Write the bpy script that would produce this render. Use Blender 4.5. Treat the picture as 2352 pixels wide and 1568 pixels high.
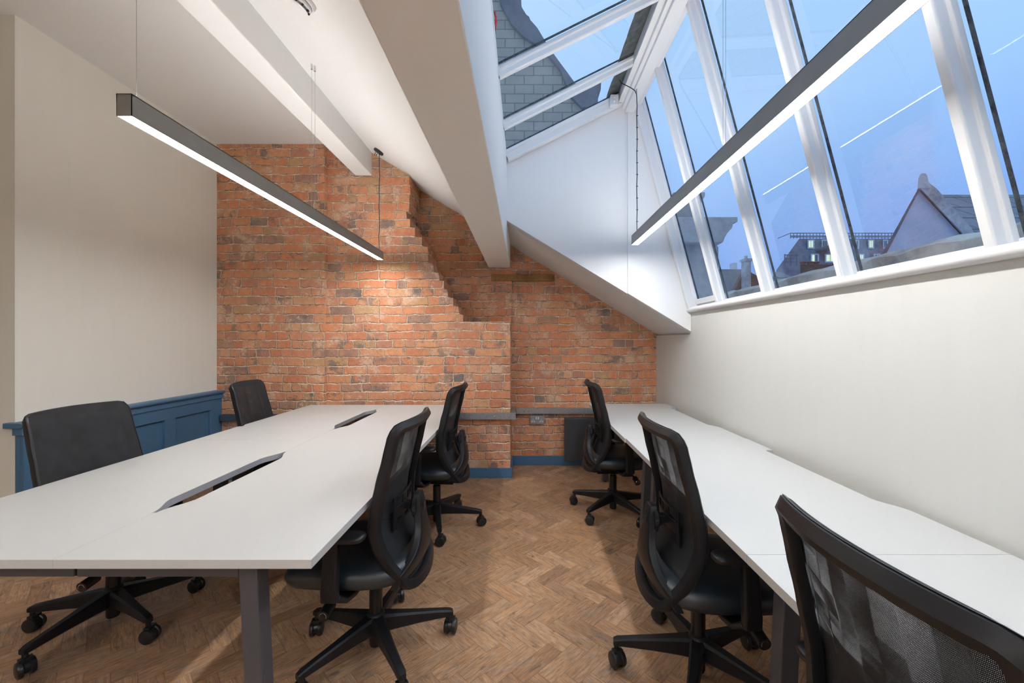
import bpy, bmesh, math, random
from mathutils import Vector, Matrix

for o in list(bpy.data.objects):
    bpy.data.objects.remove(o, do_unlink=True)
SC = bpy.context.scene
COL = SC.collection
PI = math.pi
random.seed(7)

# ------------------------------------------------------------------ camera
CAMH = 1.345
cam_d = bpy.data.cameras.new('camera')
cam_d.sensor_fit = 'HORIZONTAL'
cam_d.sensor_width = 36.0
cam_d.lens = 36.0 * 950.0 / 2352.0
cam_d.shift_x = -28.0 / 2352.0
cam_d.shift_y = -2.0 / 2352.0
cam_d.clip_start = 0.02
cam_d.clip_end = 400
cam = bpy.data.objects.new('camera', cam_d)
COL.objects.link(cam)
cam.location = (0, 0, CAMH)
cam.rotation_euler = (PI / 2, 0, 0)
SC.camera = cam

# ------------------------------------------------------------------ exposure
SC.view_settings.view_transform = 'Standard'
SC.view_settings.look = 'None'
SC.view_settings.gamma = 1.0
SC.view_settings.exposure = 0.12
SC.view_settings.use_curve_mapping = False
LAMP = 66.0       # radiance of the LED diffusers

# ------------------------------------------------------------------ world: dusk sky
world = bpy.data.worlds.new('dusk_sky')
SC.world = world
world.use_nodes = True
nt = world.node_tree
nt.nodes.clear()
tc = nt.nodes.new('ShaderNodeTexCoord')
sp = nt.nodes.new('ShaderNodeSeparateXYZ')
nt.links.new(tc.outputs['Generated'], sp.inputs[0])
mr = nt.nodes.new('ShaderNodeMapRange')
mr.inputs[1].default_value = -0.05
mr.inputs[2].default_value = 0.75
nt.links.new(sp.outputs['Z'], mr.inputs[0])
rp = nt.nodes.new('ShaderNodeValToRGB')
rp.color_ramp.elements[0].color = (0.15, 0.27, 0.60, 1)
rp.color_ramp.elements[1].color = (0.50, 0.74, 1.0, 1)
e = rp.color_ramp.elements.new(0.28); e.color = (0.20, 0.38, 0.86, 1)
e = rp.color_ramp.elements.new(0.60); e.color = (0.37, 0.61, 1.0, 1)
nt.links.new(mr.outputs[0], rp.inputs[0])
nz = nt.nodes.new('ShaderNodeTexNoise')
nz.inputs['Scale'].default_value = 2.2
nz.inputs['Detail'].default_value = 4
nt.links.new(tc.outputs['Generated'], nz.inputs['Vector'])
mrn = nt.nodes.new('ShaderNodeMapRange')
mrn.inputs[1].default_value = 0.45; mrn.inputs[2].default_value = 0.8
mrn.inputs[3].default_value = 0.0; mrn.inputs[4].default_value = 0.35
nt.links.new(nz.outputs['Fac'], mrn.inputs[0])
mx = nt.nodes.new('ShaderNodeMixRGB')
nt.links.new(mrn.outputs[0], mx.inputs[0])
nt.links.new(rp.outputs[0], mx.inputs[1])
mx.inputs[2].default_value = (0.55, 0.74, 1.0, 1)
bg = nt.nodes.new('ShaderNodeBackground')
bg.inputs['Strength'].default_value = 1.0
nt.links.new(mx.outputs[0], bg.inputs['Color'])
wo = nt.nodes.new('ShaderNodeOutputWorld')
nt.links.new(bg.outputs[0], wo.inputs[0])


# ================================================================== node helper
class NB:
    def __init__(s, name):
        s.mat = bpy.data.materials.new(name)
        s.mat.use_nodes = True
        s.t = s.mat.node_tree
        s.t.nodes.clear()
        s.out = s.t.nodes.new('ShaderNodeOutputMaterial')
        s.bsdf = None

    def put(s, inp, v):
        if isinstance(v, bpy.types.NodeSocket):
            s.t.links.new(v, inp)
        elif v is not None:
            if hasattr(inp.default_value, '__len__') and not hasattr(v, '__len__'):
                v = (v, v, v)
            inp.default_value = v

    def n(s, kind, **kw):
        nd = s.t.nodes.new(kind)
        for k, v in kw.items():
            setattr(nd, k, v)
        return nd

    def m(s, op, a, b=None, c=None, clamp=False):
        nd = s.n('ShaderNodeMath', operation=op, use_clamp=clamp)
        s.put(nd.inputs[0], a)
        if b is not None: s.put(nd.inputs[1], b)
        if c is not None: s.put(nd.inputs[2], c)
        return nd.outputs[0]

    def coord(s, which='Object'):
        return s.n('ShaderNodeTexCoord').outputs[which]

    def sep(s, v):
        nd = s.n('ShaderNodeSeparateXYZ'); s.put(nd.inputs[0], v)
        return nd.outputs[0], nd.outputs[1], nd.outputs[2]

    def comb(s, x, y, z):
        nd = s.n('ShaderNodeCombineXYZ')
        s.put(nd.inputs[0], x); s.put(nd.inputs[1], y); s.put(nd.inputs[2], z)
        return nd.outputs[0]

    def noise(s, vec, scale=5, detail=2, rough=0.5, dist=0.0):
        nd = s.n('ShaderNodeTexNoise')
        s.put(nd.inputs['Vector'], vec)
        nd.inputs['Scale'].default_value = scale
        nd.inputs['Detail'].default_value = detail
        nd.inputs['Roughness'].default_value = rough
        nd.inputs['Distortion'].default_value = dist
        return nd.outputs['Fac'], nd.outputs['Color']

    def white(s, vec):
        nd = s.n('ShaderNodeTexWhiteNoise', noise_dimensions='3D')
        s.put(nd.inputs['Vector'], vec)
        return nd.outputs['Value'], nd.outputs['Color']

    def mapr(s, v, a, b, c=0.0, d=1.0, smooth=False):
        nd = s.n('ShaderNodeMapRange')
        if smooth: nd.interpolation_type = 'SMOOTHSTEP'
        s.put(nd.inputs[0], v)
        for i, q in enumerate((a, b, c, d)):
            s.put(nd.inputs[i + 1], q)
        return nd.outputs[0]

    def ramp(s, v, stops, const=False):
        nd = s.n('ShaderNodeValToRGB')
        cr = nd.color_ramp
        if const: cr.interpolation = 'CONSTANT'
        cr.elements[0].position = stops[0][0]; cr.elements[0].color = (*stops[0][1], 1)
        cr.elements[1].position = stops[-1][0]; cr.elements[1].color = (*stops[-1][1], 1)
        for p, c in stops[1:-1]:
            el = cr.elements.new(p); el.color = (*c, 1)
        s.put(nd.inputs[0], v)
        return nd.outputs[0]

    def mix(s, f, a, b, mode='MIX'):
        nd = s.n('ShaderNodeMixRGB', blend_type=mode)
        s.put(nd.inputs[0], f)
        for i, q in ((1, a), (2, b)):
            if isinstance(q, tuple) and len(q) == 3: q = (*q, 1)
            s.put(nd.inputs[i], q)
        return nd.outputs[0]

    def bump(s, h, strength=0.5, dist=0.01, normal=None):
        nd = s.n('ShaderNodeBump')
        nd.inputs['Strength'].default_value = strength
        nd.inputs['Distance'].default_value = dist
        s.put(nd.inputs['Height'], h)
        if normal is not None: s.put(nd.inputs['Normal'], normal)
        return nd.outputs[0]

    def principled(s, color, rough=0.5, metal=0.0, normal=None, spec=0.5, **kw):
        nd = s.n('ShaderNodeBsdfPrincipled')
        if isinstance(color, tuple) and len(color) == 3: color = (*color, 1)
        s.put(nd.inputs['Base Color'], color)
        s.put(nd.inputs['Roughness'], rough)
        s.put(nd.inputs['Metallic'], metal)
        nd.inputs['Specular IOR Level'].default_value = spec
        if normal is not None: s.put(nd.inputs['Normal'], normal)
        for k, v in kw.items(): s.put(nd.inputs[k], v)
        return nd.outputs[0]

    def done(s, shader):
        s.t.links.new(shader, s.out.inputs[0])
        return s.mat


def mat_plain(name, col, rough=0.5, metal=0.0, var=0.06, nscale=6.0, bump=0.0, bscale=200.0, spec=0.5):
    b = NB(name)
    P = b.coord()
    f, _ = b.noise(P, nscale, 3)
    lo = tuple(c * (1 - var) for c in col); hi = tuple(min(1, c * (1 + var)) for c in col)
    c = b.ramp(f, [(0.3, lo), (0.7, hi)])
    nrm = None
    if bump > 0:
        g, _ = b.noise(P, bscale, 2)
        nrm = b.bump(g, bump, 0.002)
    return b.done(b.principled(c, rough, metal, nrm, spec))


def mat_emit(name, col, strength):
    b = NB(name)
    nd = b.n('ShaderNodeEmission')
    nd.inputs[0].default_value = (*col, 1)
    nd.inputs[1].default_value = strength
    return b.done(nd.outputs[0])


def mat_brick(name, tone=1.0, stain=0.0):
    b = NB(name)
    P = b.coord()
    _, nc = b.noise(P, 14, 4, 0.65)
    _, nl = b.noise(P, 1.6, 1)
    nr, ng, nbb = b.sep(nc)
    lr, lg, lb = b.sep(nl)
    x, y, z = b.sep(P)
    u = b.m('ADD', x, y)
    u = b.m('ADD', u, b.m('MULTIPLY', b.m('SUBTRACT', nr, 0.5), 0.050))
    u = b.m('ADD', u, b.m('MULTIPLY', b.m('SUBTRACT', lr, 0.5), 0.05))
    v = b.m('ADD', z, b.m('MULTIPLY', b.m('SUBTRACT', ng, 0.5), 0.034))
    v = b.m('ADD', v, b.m('MULTIPLY', b.m('SUBTRACT', lg, 0.5), 0.045))
    h = 0.0845
    rv = b.m('DIVIDE', v, h)
    row = b.m('FLOOR', rv)
    fv = b.m('FRACT', rv)
    rr, _ = b.white(b.comb(row, 3.3, 1.7))
    L = b.mapr(rr, 0, 1, 0.205, 0.245)
    ru = b.m('ADD', b.m('DIVIDE', u, L), b.m('MULTIPLY', rr, 37.0))
    _, jn = b.noise(b.comb(b.m('MULTIPLY', u, 2.6), b.m('MULTIPLY', row, 7.3), 0.5), 1.0, 1)
    jr, jg, jb = b.sep(jn)
    ru = b.m('ADD', ru, b.m('MULTIPLY', b.m('SUBTRACT', jr, 0.5), 0.95))
    cu = b.m('FLOOR', ru)
    fu = b.m('FRACT', ru)
    rb, _ = b.white(b.comb(cu, row, 5.1))
    split = b.m('LESS_THAN', rb, 0.38)
    f2 = b.m('MULTIPLY', fu, 2.0)
    sub = b.m('MULTIPLY', b.m('FLOOR', f2), split)
    f2 = b.m('FRACT', f2)
    du1 = b.m('MULTIPLY', b.m('MINIMUM', fu, b.m('SUBTRACT', 1.0, fu)), L)
    du2 = b.m('MULTIPLY', b.m('MINIMUM', f2, b.m('SUBTRACT', 1.0, f2)), b.m('MULTIPLY', L, 0.5))
    du = b.m('ADD', b.m('MULTIPLY', du1, b.m('SUBTRACT', 1.0, split)), b.m('MULTIPLY', du2, split))
    dv = b.m('MULTIPLY', b.m('MINIMUM', fv, b.m('SUBTRACT', 1.0, fv)), h)
    # rounded corners
    cr = 0.014
    ax = b.m('MAXIMUM', b.m('SUBTRACT', cr, du), 0.0)
    ay = b.m('MAXIMUM', b.m('SUBTRACT', cr, dv), 0.0)
    d = b.m('SUBTRACT', cr, b.m('SQRT', b.m('ADD', b.m('MULTIPLY', ax, ax), b.m('MULTIPLY', ay, ay))))
    fine, _ = b.noise(P, 60, 3, 0.6)
    edge = b.m('ADD', d, b.m('MULTIPLY', b.m('SUBTRACT', fine, 0.5), 0.010))
    mask = b.mapr(edge, 0.0030, 0.0085, smooth=True)
    idv = b.comb(b.m('ADD', cu, b.m('MULTIPLY', sub, 0.5)), row, 9.4)
    rc, _ = b.white(idv)
    k = tone
    pal = [(0.0, (0.44*k, 0.150*k, 0.082*k)), (0.14, (0.58*k, 0.215*k, 0.110*k)), (0.34, (0.50*k, 0.170*k, 0.090*k)),
           (0.50, (0.60*k, 0.255*k, 0.138*k)), (0.64, (0.40*k, 0.165*k, 0.110*k)), (0.76, (0.55*k, 0.215*k, 0.120*k)),
           (0.86, (0.46*k, 0.250*k, 0.130*k)), (0.93, (0.33*k, 0.160*k, 0.120*k)), (1.0, (0.27*k, 0.155*k, 0.125*k))]
    pal = [(q, (c[0] * .98, c[1] * 1.13, c[2] * 1.12)) for q, c in pal]
    col = b.ramp(rc, pal)
    big, _ = b.noise(P, 26, 4, 0.65)
    sm, sc_ = b.noise(P, 7, 4, 0.7)
    s1_, s2_, s3_ = b.sep(sc_)
    # blotches of ochre and soot inside single bricks
    col = b.mix(b.mapr(s2_, 0.50, 0.66, 0, 0.55), col, (0.52*k, 0.30*k, 0.15*k))
    r4, _ = b.white(b.comb(row, cu, 2.2))
    gm = b.m('MULTIPLY', b.mapr(s3_, 0.50, 0.60, 0, 1, True), b.m('GREATER_THAN', r4, 0.70))
    col = b.mix(b.m('MULTIPLY', gm, 0.8), col, (0.135*k, 0.125*k, 0.120*k))
    col = b.mix(b.mapr(big, 0.30, 0.72, 0, 0.5), col, b.mix(1.0, col, (0.58, 0.50, 0.47), 'MULTIPLY'))
    pit, _ = b.noise(P, 95, 2, 0.6)
    col = b.mix(b.mapr(pit, 0.62, 0.72, 0, 0.6), col, (0.12, 0.07, 0.05))
    # lime and mortar smears on the faces
    sm2, _ = b.noise(P, 4.2, 5, 0.72)
    smear = b.m('MAXIMUM', b.mapr(sm2, 0.48, 0.66, 0, 0.6), b.mapr(b.m('ADD', sm2, b.m('MULTIPLY', fine, 0.08)), 0.615, 0.635, 0, 0.92))
    col = b.mix(smear, col, b.ramp(fine, [(0.3, (0.40*k, 0.255*k, 0.175*k)), (0.7, (0.56*k, 0.37*k, 0.26*k))]))
    mort = b.ramp(fine, [(0.25, (0.34*k, 0.225*k, 0.150*k)), (0.6, (0.50*k, 0.365*k, 0.27*k)), (0.75, (0.66*k, 0.54*k, 0.43*k))])
    col = b.mix(mask, mort, col)
    # pale lime lines and dark cracks along the bed joints
    pale = b.m('MULTIPLY', b.mapr(fv, 0.90, 0.95, 0, 1, True), b.mapr(s1_, 0.46, 0.56, 0, 0.75))
    col = b.mix(pale, col, (0.80*k, 0.70*k, 0.58*k))
    ck = b.m('MULTIPLY', b.mapr(fv, 0.03, 0.085, 1, 0, True), b.mapr(s2_, 0.50, 0.58, 0, 0.85))
    col = b.mix(ck, col, (0.05, 0.03, 0.02))
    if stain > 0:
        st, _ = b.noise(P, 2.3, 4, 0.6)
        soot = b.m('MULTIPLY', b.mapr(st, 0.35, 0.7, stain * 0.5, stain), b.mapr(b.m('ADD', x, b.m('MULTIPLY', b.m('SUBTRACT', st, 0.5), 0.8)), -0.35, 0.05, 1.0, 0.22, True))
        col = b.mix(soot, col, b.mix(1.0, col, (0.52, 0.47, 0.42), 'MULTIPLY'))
    hgt = b.m('ADD', b.m('MULTIPLY', mask, 0.8), b.m('MULTIPLY', big, 0.55))
    hgt = b.m('ADD', hgt, b.m('MULTIPLY', fine, 0.22))
    hgt = b.m('ADD', hgt, b.m('MULTIPLY', rc, 0.35))
    nrm = b.bump(hgt, 0.9, 0.012)
    return b.done(b.principled(col, 0.85, 0, nrm, 0.25))


def mat_floor():
    b = NB('herringbone_wood')
    P = b.coord()
    x, y, z = b.sep(P)
    W = 0.0765
    s = 1.0 / (math.sqrt(2) * W)
    u = b.m('MULTIPLY', b.m('SUBTRACT', x, y), s)
    v = b.m('MULTIPLY', b.m('ADD', x, y), s)
    i = b.m('FLOOR', u); j = b.m('FLOOR', v)
    k = b.m('FLOORED_MODULO', b.m('SUBTRACT', i, j), 6.0)
    k = b.m('ROUND', k)
    hz = b.m('LESS_THAN', k, 2.5)
    ih = b.m('SUBTRACT', i, k)
    lxh = b.m('SUBTRACT', u, ih); lyh = b.m('SUBTRACT', v, j)
    mm = b.m('SUBTRACT', 5.0, k)
    jv = b.m('SUBTRACT', j, mm)
    lxv = b.m('SUBTRACT', v, jv); lyv = b.m('SUBTRACT', u, i)
    inv = b.m('SUBTRACT', 1.0, hz)
    def sel(a, c): return b.m('ADD', b.m('MULTIPLY', a, hz), b.m('MULTIPLY', c, inv))
    lx = sel(lxh, lxv); ly = sel(lyh, lyv)
    idx = sel(ih, i); idy = sel(j, jv)
    r1, rcol = b.white(b.comb(idx, idy, b.m('ADD', hz, 0.37)))
    ra, rb2, rc2 = b.sep(rcol)
    col = b.ramp(r1, [(0.0, (0.354, 0.203, 0.111)), (0.2, (0.468, 0.278, 0.154)), (0.45, (0.554, 0.343, 0.200)),
                      (0.65, (0.512, 0.293, 0.155)), (0.8, (0.644, 0.415, 0.251)), (1.0, (0.399, 0.233, 0.132))])
    off = b.m('MULTIPLY', ra, 53.0)
    g = b.comb(b.m('ADD', b.m('MULTIPLY', lx, 0.9), off), b.m('MULTIPLY', ly, 7.0), b.m('MULTIPLY', rb2, 31.0))
    gf, _ = b.noise(g, 1.3, 5, 0.65, 0.6)
    g2 = b.comb(b.m('ADD', b.m('MULTIPLY', lx, 0.6), off), b.m('MULTIPLY', ly, 1.6), b.m('MULTIPLY', rc2, 17.0))
    gd, gdc = b.noise(g2, 1.4, 3, 0.6, 0.5)
    hr, hg, hb = b.sep(gdc)
    col = b.mix(b.mapr(hg, 0.48, 0.68, 0, 0.6), col, (0.52, 0.27, 0.12))
    col = b.mix(b.mapr(hb, 0.50, 0.68, 0, 0.6), col, (0.36, 0.27, 0.22))
    g3 = b.comb(b.m('ADD', b.m('MULTIPLY', lx, 1.0), off), b.m('MULTIPLY', ly, 24.0), rb2)
    gs, _ = b.noise(g3, 1.6, 3, 0.7)
    col = b.mix(b.mapr(gf, 0.42, 0.62, 0, 0.85), col, b.mix(1.0, col, (0.66, 0.60, 0.56), 'MULTIPLY'))
    col = b.mix(b.mapr(gs, 0.45, 0.62, 0, 0.55), col, b.mix(1.0, col, (0.55, 0.5, 0.47), 'MULTIPLY'))
    col = b.mix(b.mapr(gd, 0.62, 0.73, 0, 0.8), col, (0.13, 0.092, 0.066))
    col = b.mix(b.mapr(gd, 0.25, 0.42, 0.35, 0), col, (0.66, 0.45, 0.27))
    g4 = b.comb(b.m('ADD', b.m('MULTIPLY', lx, 0.55), off), b.m('MULTIPLY', ly, 3.2), b.m('MULTIPLY', rb2, 91.0))
    gk, _ = b.noise(g4, 1.5, 4, 0.6, 0.9)
    crack = b.mapr(b.m('ABSOLUTE', b.m('SUBTRACT', gk, 0.5)), 0.004, 0.022, 1, 0, True)
    crack = b.m('MULTIPLY', crack, b.mapr(gd, 0.50, 0.60, 0, 0.55))
    col = b.mix(crack, col, (0.10, 0.068, 0.05))
    ex = b.m('MINIMUM', lx, b.m('SUBTRACT', 3.0, lx))
    ey = b.m('MINIMUM', ly, b.m('SUBTRACT', 1.0, ly))
    ed = b.m('MINIMUM', ex, ey)
    seam = b.mapr(ed, 0.006, 0.028, 0, 1)
    col = b.mix(seam, b.mix(1.0, col, (0.66, 0.61, 0.58), 'MULTIPLY'), col)
    hgt = b.m('ADD', b.m('MULTIPLY', seam, 0.5), b.m('MULTIPLY', gs, 0.3))
    nrm = b.bump(hgt, 0.35, 0.0015)
    rough = b.mapr(gf, 0, 1, 0.34, 0.52)
    return b.done(b.principled(col, rough, 0, nrm, 0.45))


def mat_paint(name, col, rough=0.6, streak=0.02, bump=0.12):
    b = NB(name)
    P = b.coord()
    f, _ = b.noise(P, 1.7, 3)
    x, y, z = b.sep(P)
    s1, _ = b.noise(b.comb(b.m('MULTIPLY', x, 22), b.m('MULTIPLY', y, 22), b.m('MULTIPLY', z, 1.3)), 1.0, 3)
    k = b.m('ADD', b.m('MULTIPLY', f, 0.5), b.m('MULTIPLY', s1, 0.5))
    c = b.ramp(k, [(0.3, tuple(q * (1 - streak) for q in col)), (0.7, tuple(min(1, q * (1 + streak)) for q in col))])
    g, _ = b.noise(P, 35, 4, 0.6)
    nrm = b.bump(g, bump, 0.002)
    return b.done(b.principled(c, rough, 0, nrm, 0.35))


def mat_mesh():
    b = NB('black_mesh_fabric')
    P = b.coord()
    x, y, z = b.sep(P)
    k = 2 * PI / 0.0018
    sy = b.m('SINE', b.m('MULTIPLY', y, k))
    row = b.m('SINE', b.m('MULTIPLY', z, k * 0.8))
    hole = b.mapr(b.m('MULTIPLY', b.m('ADD', sy, 1.0), b.m('ADD', row, 1.0)), 1.15, 1.75, 0.0, 1.0)
    f, _ = b.noise(P, 18, 3)
    alpha = b.m('SUBTRACT', 1.0, b.m('MULTIPLY', hole, 0.80))
    col = b.ramp(f, [(0.3, (0.020, 0.020, 0.022)), (0.7, (0.030, 0.030, 0.033))])
    nrm = b.bump(hole, 0.4, 0.001)
    p = b.principled(col, 0.75, 0, nrm, 0.3)
    tr = b.n('ShaderNodeBsdfTransparent').outputs[0]
    mxs = b.n('ShaderNodeMixShader')
    b.put(mxs.inputs[0], alpha)
    b.t.links.new(tr, mxs.inputs[1]); b.t.links.new(p, mxs.inputs[2])
    return b.done(mxs.outputs[0])


def mat_glass():
    b = NB('window_glass')
    fr = b.n('ShaderNodeFresnel'); fr.inputs[0].default_value = 1.45
    f, _ = b.noise(b.coord(), 1.2, 3, 0.6)
    dirt = b.mapr(f, 0.5, 0.8, 0.0, 0.05)
    gl = b.n('ShaderNodeBsdfGlossy'); gl.inputs['Roughness'].default_value = 0.0
    gl.inputs['Color'].default_value = (0.9, 0.95, 1, 1)
    tr = b.n('ShaderNodeBsdfTransparent'); tr.inputs[0].default_value = (0.97, 0.985, 0.99, 1)
    m1 = b.n('ShaderNodeMixShader')
    b.put(m1.inputs[0], b.m('MULTIPLY', fr.outputs[0], 0.15))
    b.t.links.new(tr.outputs[0], m1.inputs[1]); b.t.links.new(gl.outputs[0], m1.inputs[2])
    df = b.n('ShaderNodeBsdfDiffuse'); df.inputs[0].default_value = (0.7, 0.75, 0.8, 1)
    m2 = b.n('ShaderNodeMixShader')
    b.put(m2.inputs[0], dirt)
    b.t.links.new(m1.outputs[0], m2.inputs[1]); b.t.links.new(df.outputs[0], m2.inputs[2])
    return b.done(m2.outputs[0])


def mat_blocks(name, colA, colB, mort, bw, bh, rough=0.8, axis='xz', mortar=0.012):
    b = NB(name)
    P = b.coord()
    x, y, z = b.sep(P)
    vec = b.comb(b.m('ADD', x, y) if axis == 'xz' else x, z, 0.0)
    nd = b.n('ShaderNodeTexBrick')
    b.put(nd.inputs['Vector'], vec)
    nd.inputs['Scale'].default_value = 1.0
    nd.inputs['Color1'].default_value = (*colA, 1)
    nd.inputs['Color2'].default_value = (*colB, 1)
    nd.inputs['Mortar'].default_value = (*mort, 1)
    nd.inputs['Mortar Size'].default_value = mortar
    nd.inputs['Brick Width'].default_value = bw
    nd.inputs['Row Height'].default_value = bh
    f, _ = b.noise(P, 3.5, 5, 0.65)
    c = b.mix(b.mapr(f, 0.35, 0.7, 0, 0.45), nd.outputs[0], b.mix(1.0, nd.outputs[0], (0.55, 0.55, 0.55), 'MULTIPLY'))
    return b.done(b.principled(c, rough, 0, b.bump(nd.outputs['Fac'], -0.4, 0.01), 0.3))


def mat_stone(name, col, dark, scale=3.0, rough=0.9):
    b = NB(name)
    P = b.coord()
    f, _ = b.noise(P, scale, 6, 0.7)
    c = b.ramp(f, [(0.32, dark), (0.62, col)])
    g, _ = b.noise(P, scale * 8, 4, 0.7)
    return b.done(b.principled(c, rough, 0, b.bump(g, 0.5, 0.02), 0.2))


M = {}
M['white_ceiling'] = mat_paint('white_ceiling_paint', (0.80, 0.80, 0.79), 0.7, 0.01)
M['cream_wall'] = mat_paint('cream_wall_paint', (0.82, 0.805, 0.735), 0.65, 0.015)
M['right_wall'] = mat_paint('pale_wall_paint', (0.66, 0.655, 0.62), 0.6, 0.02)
M['cheek'] = mat_paint('white_dormer_paint', (0.86, 0.86, 0.86), 0.6, 0.01)
M['beam'] = mat_paint('beam_paint', (0.86, 0.845, 0.81), 0.6, 0.015)
M['white_gloss'] = mat_paint('white_gloss_paint', (0.80, 0.80, 0.80), 0.3, 0.012, 0.2)
M['putty'] = mat_stone('putty_edge', (0.14, 0.15, 0.16), (0.03, 0.03, 0.035), 30)
M['blue'] = mat_paint('blue_satin_paint', (0.068, 0.158, 0.275), 0.42, 0.04)
M['brick'] = mat_brick('red_orange_brick', 1.34)
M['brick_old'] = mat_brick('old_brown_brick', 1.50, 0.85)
M['floor'] = mat_floor()
M['desk'] = mat_plain('white_desk_laminate', (0.50, 0.50, 0.492), 0.42, 0, 0.01, 3, 0.05, 300, 0.4)
M['desk_edge'] = mat_plain('grey_desk_edging', (0.46, 0.46, 0.48), 0.5, 0, 0.03)
M['steel'] = mat_plain('grey_powder_coated_steel', (0.066, 0.066, 0.077), 0.42, 0.1, 0.05, 20, 0.15, 500)
M['black'] = mat_plain('black_moulded_plastic', (0.0105, 0.0105, 0.0125), 0.42, 0, 0.10, 30, 0.10, 1500, 0.33)
M['black_soft'] = mat_plain('dark_blue_black_upholstery', (0.010, 0.017, 0.024), 0.40, 0, 0.10, 12, 0.12, 1200, 0.8)
M['rubber'] = mat_plain('black_castor_plastic', (0.012, 0.012, 0.013), 0.35, 0, 0.1, 30, 0.1, 500)
M['dark_metal'] = mat_plain('black_column_metal', (0.02, 0.02, 0.021), 0.25, 0.3)
M['chrome'] = mat_plain('chrome_screw_metal', (0.7, 0.7, 0.72), 0.22, 1.0, 0.02)
M['lamp_body'] = mat_plain('grey_lamp_aluminium', (0.26, 0.26, 0.255), 0.45, 0.2, 0.03, 20, 0.1, 700)
M['led'] = mat_emit('led_diffuser', (1.0, 0.985, 0.965), LAMP)
M['led_up'] = mat_emit('led_uplight_diffuser', (1.0, 0.985, 0.965), LAMP * 0.50)
M['led_fill'] = mat_emit('led_fill_diffuser', (1.0, 0.985, 0.965), LAMP * 1.7)  # for the added fill pendants, stronger than the visible ones
M['galv'] = mat_plain('galvanised_trunking_steel', (0.34, 0.35, 0.37), 0.35, 0.6, 0.15, 60)
M['galv_blue'] = mat_plain('blue_grey_trunking_paint', (0.055, 0.085, 0.12), 0.45, 0.0, 0.05)
M['heater'] = mat_plain('charcoal_heater_enamel', (0.050, 0.052, 0.060), 0.42, 0.1, 0.04)
M['cable'] = mat_plain('black_cable_rubber', (0.012, 0.012, 0.013), 0.5)
M['wire'] = mat_plain('thin_steel_wire', (0.45, 0.45, 0.44), 0.35, 0.9)
M['white_plastic'] = mat_plain('white_moulded_plastic', (0.75, 0.75, 0.76), 0.35)
M['socket_grey'] = mat_plain('grey_socket_metal', (0.27, 0.28, 0.30), 0.4, 0.3)
M['timber'] = mat_stone('weathered_timber', (0.42, 0.23, 0.09), (0.13, 0.07, 0.03), 5)
M['mesh'] = mat_mesh()
M['glass'] = mat_glass()
M['flashing'] = mat_stone('lead_flashing', (0.17, 0.165, 0.15), (0.025, 0.025, 0.022), 25)
M['red'] = mat_plain('red_tape', (0.6, 0.03, 0.03), 0.5)


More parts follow.
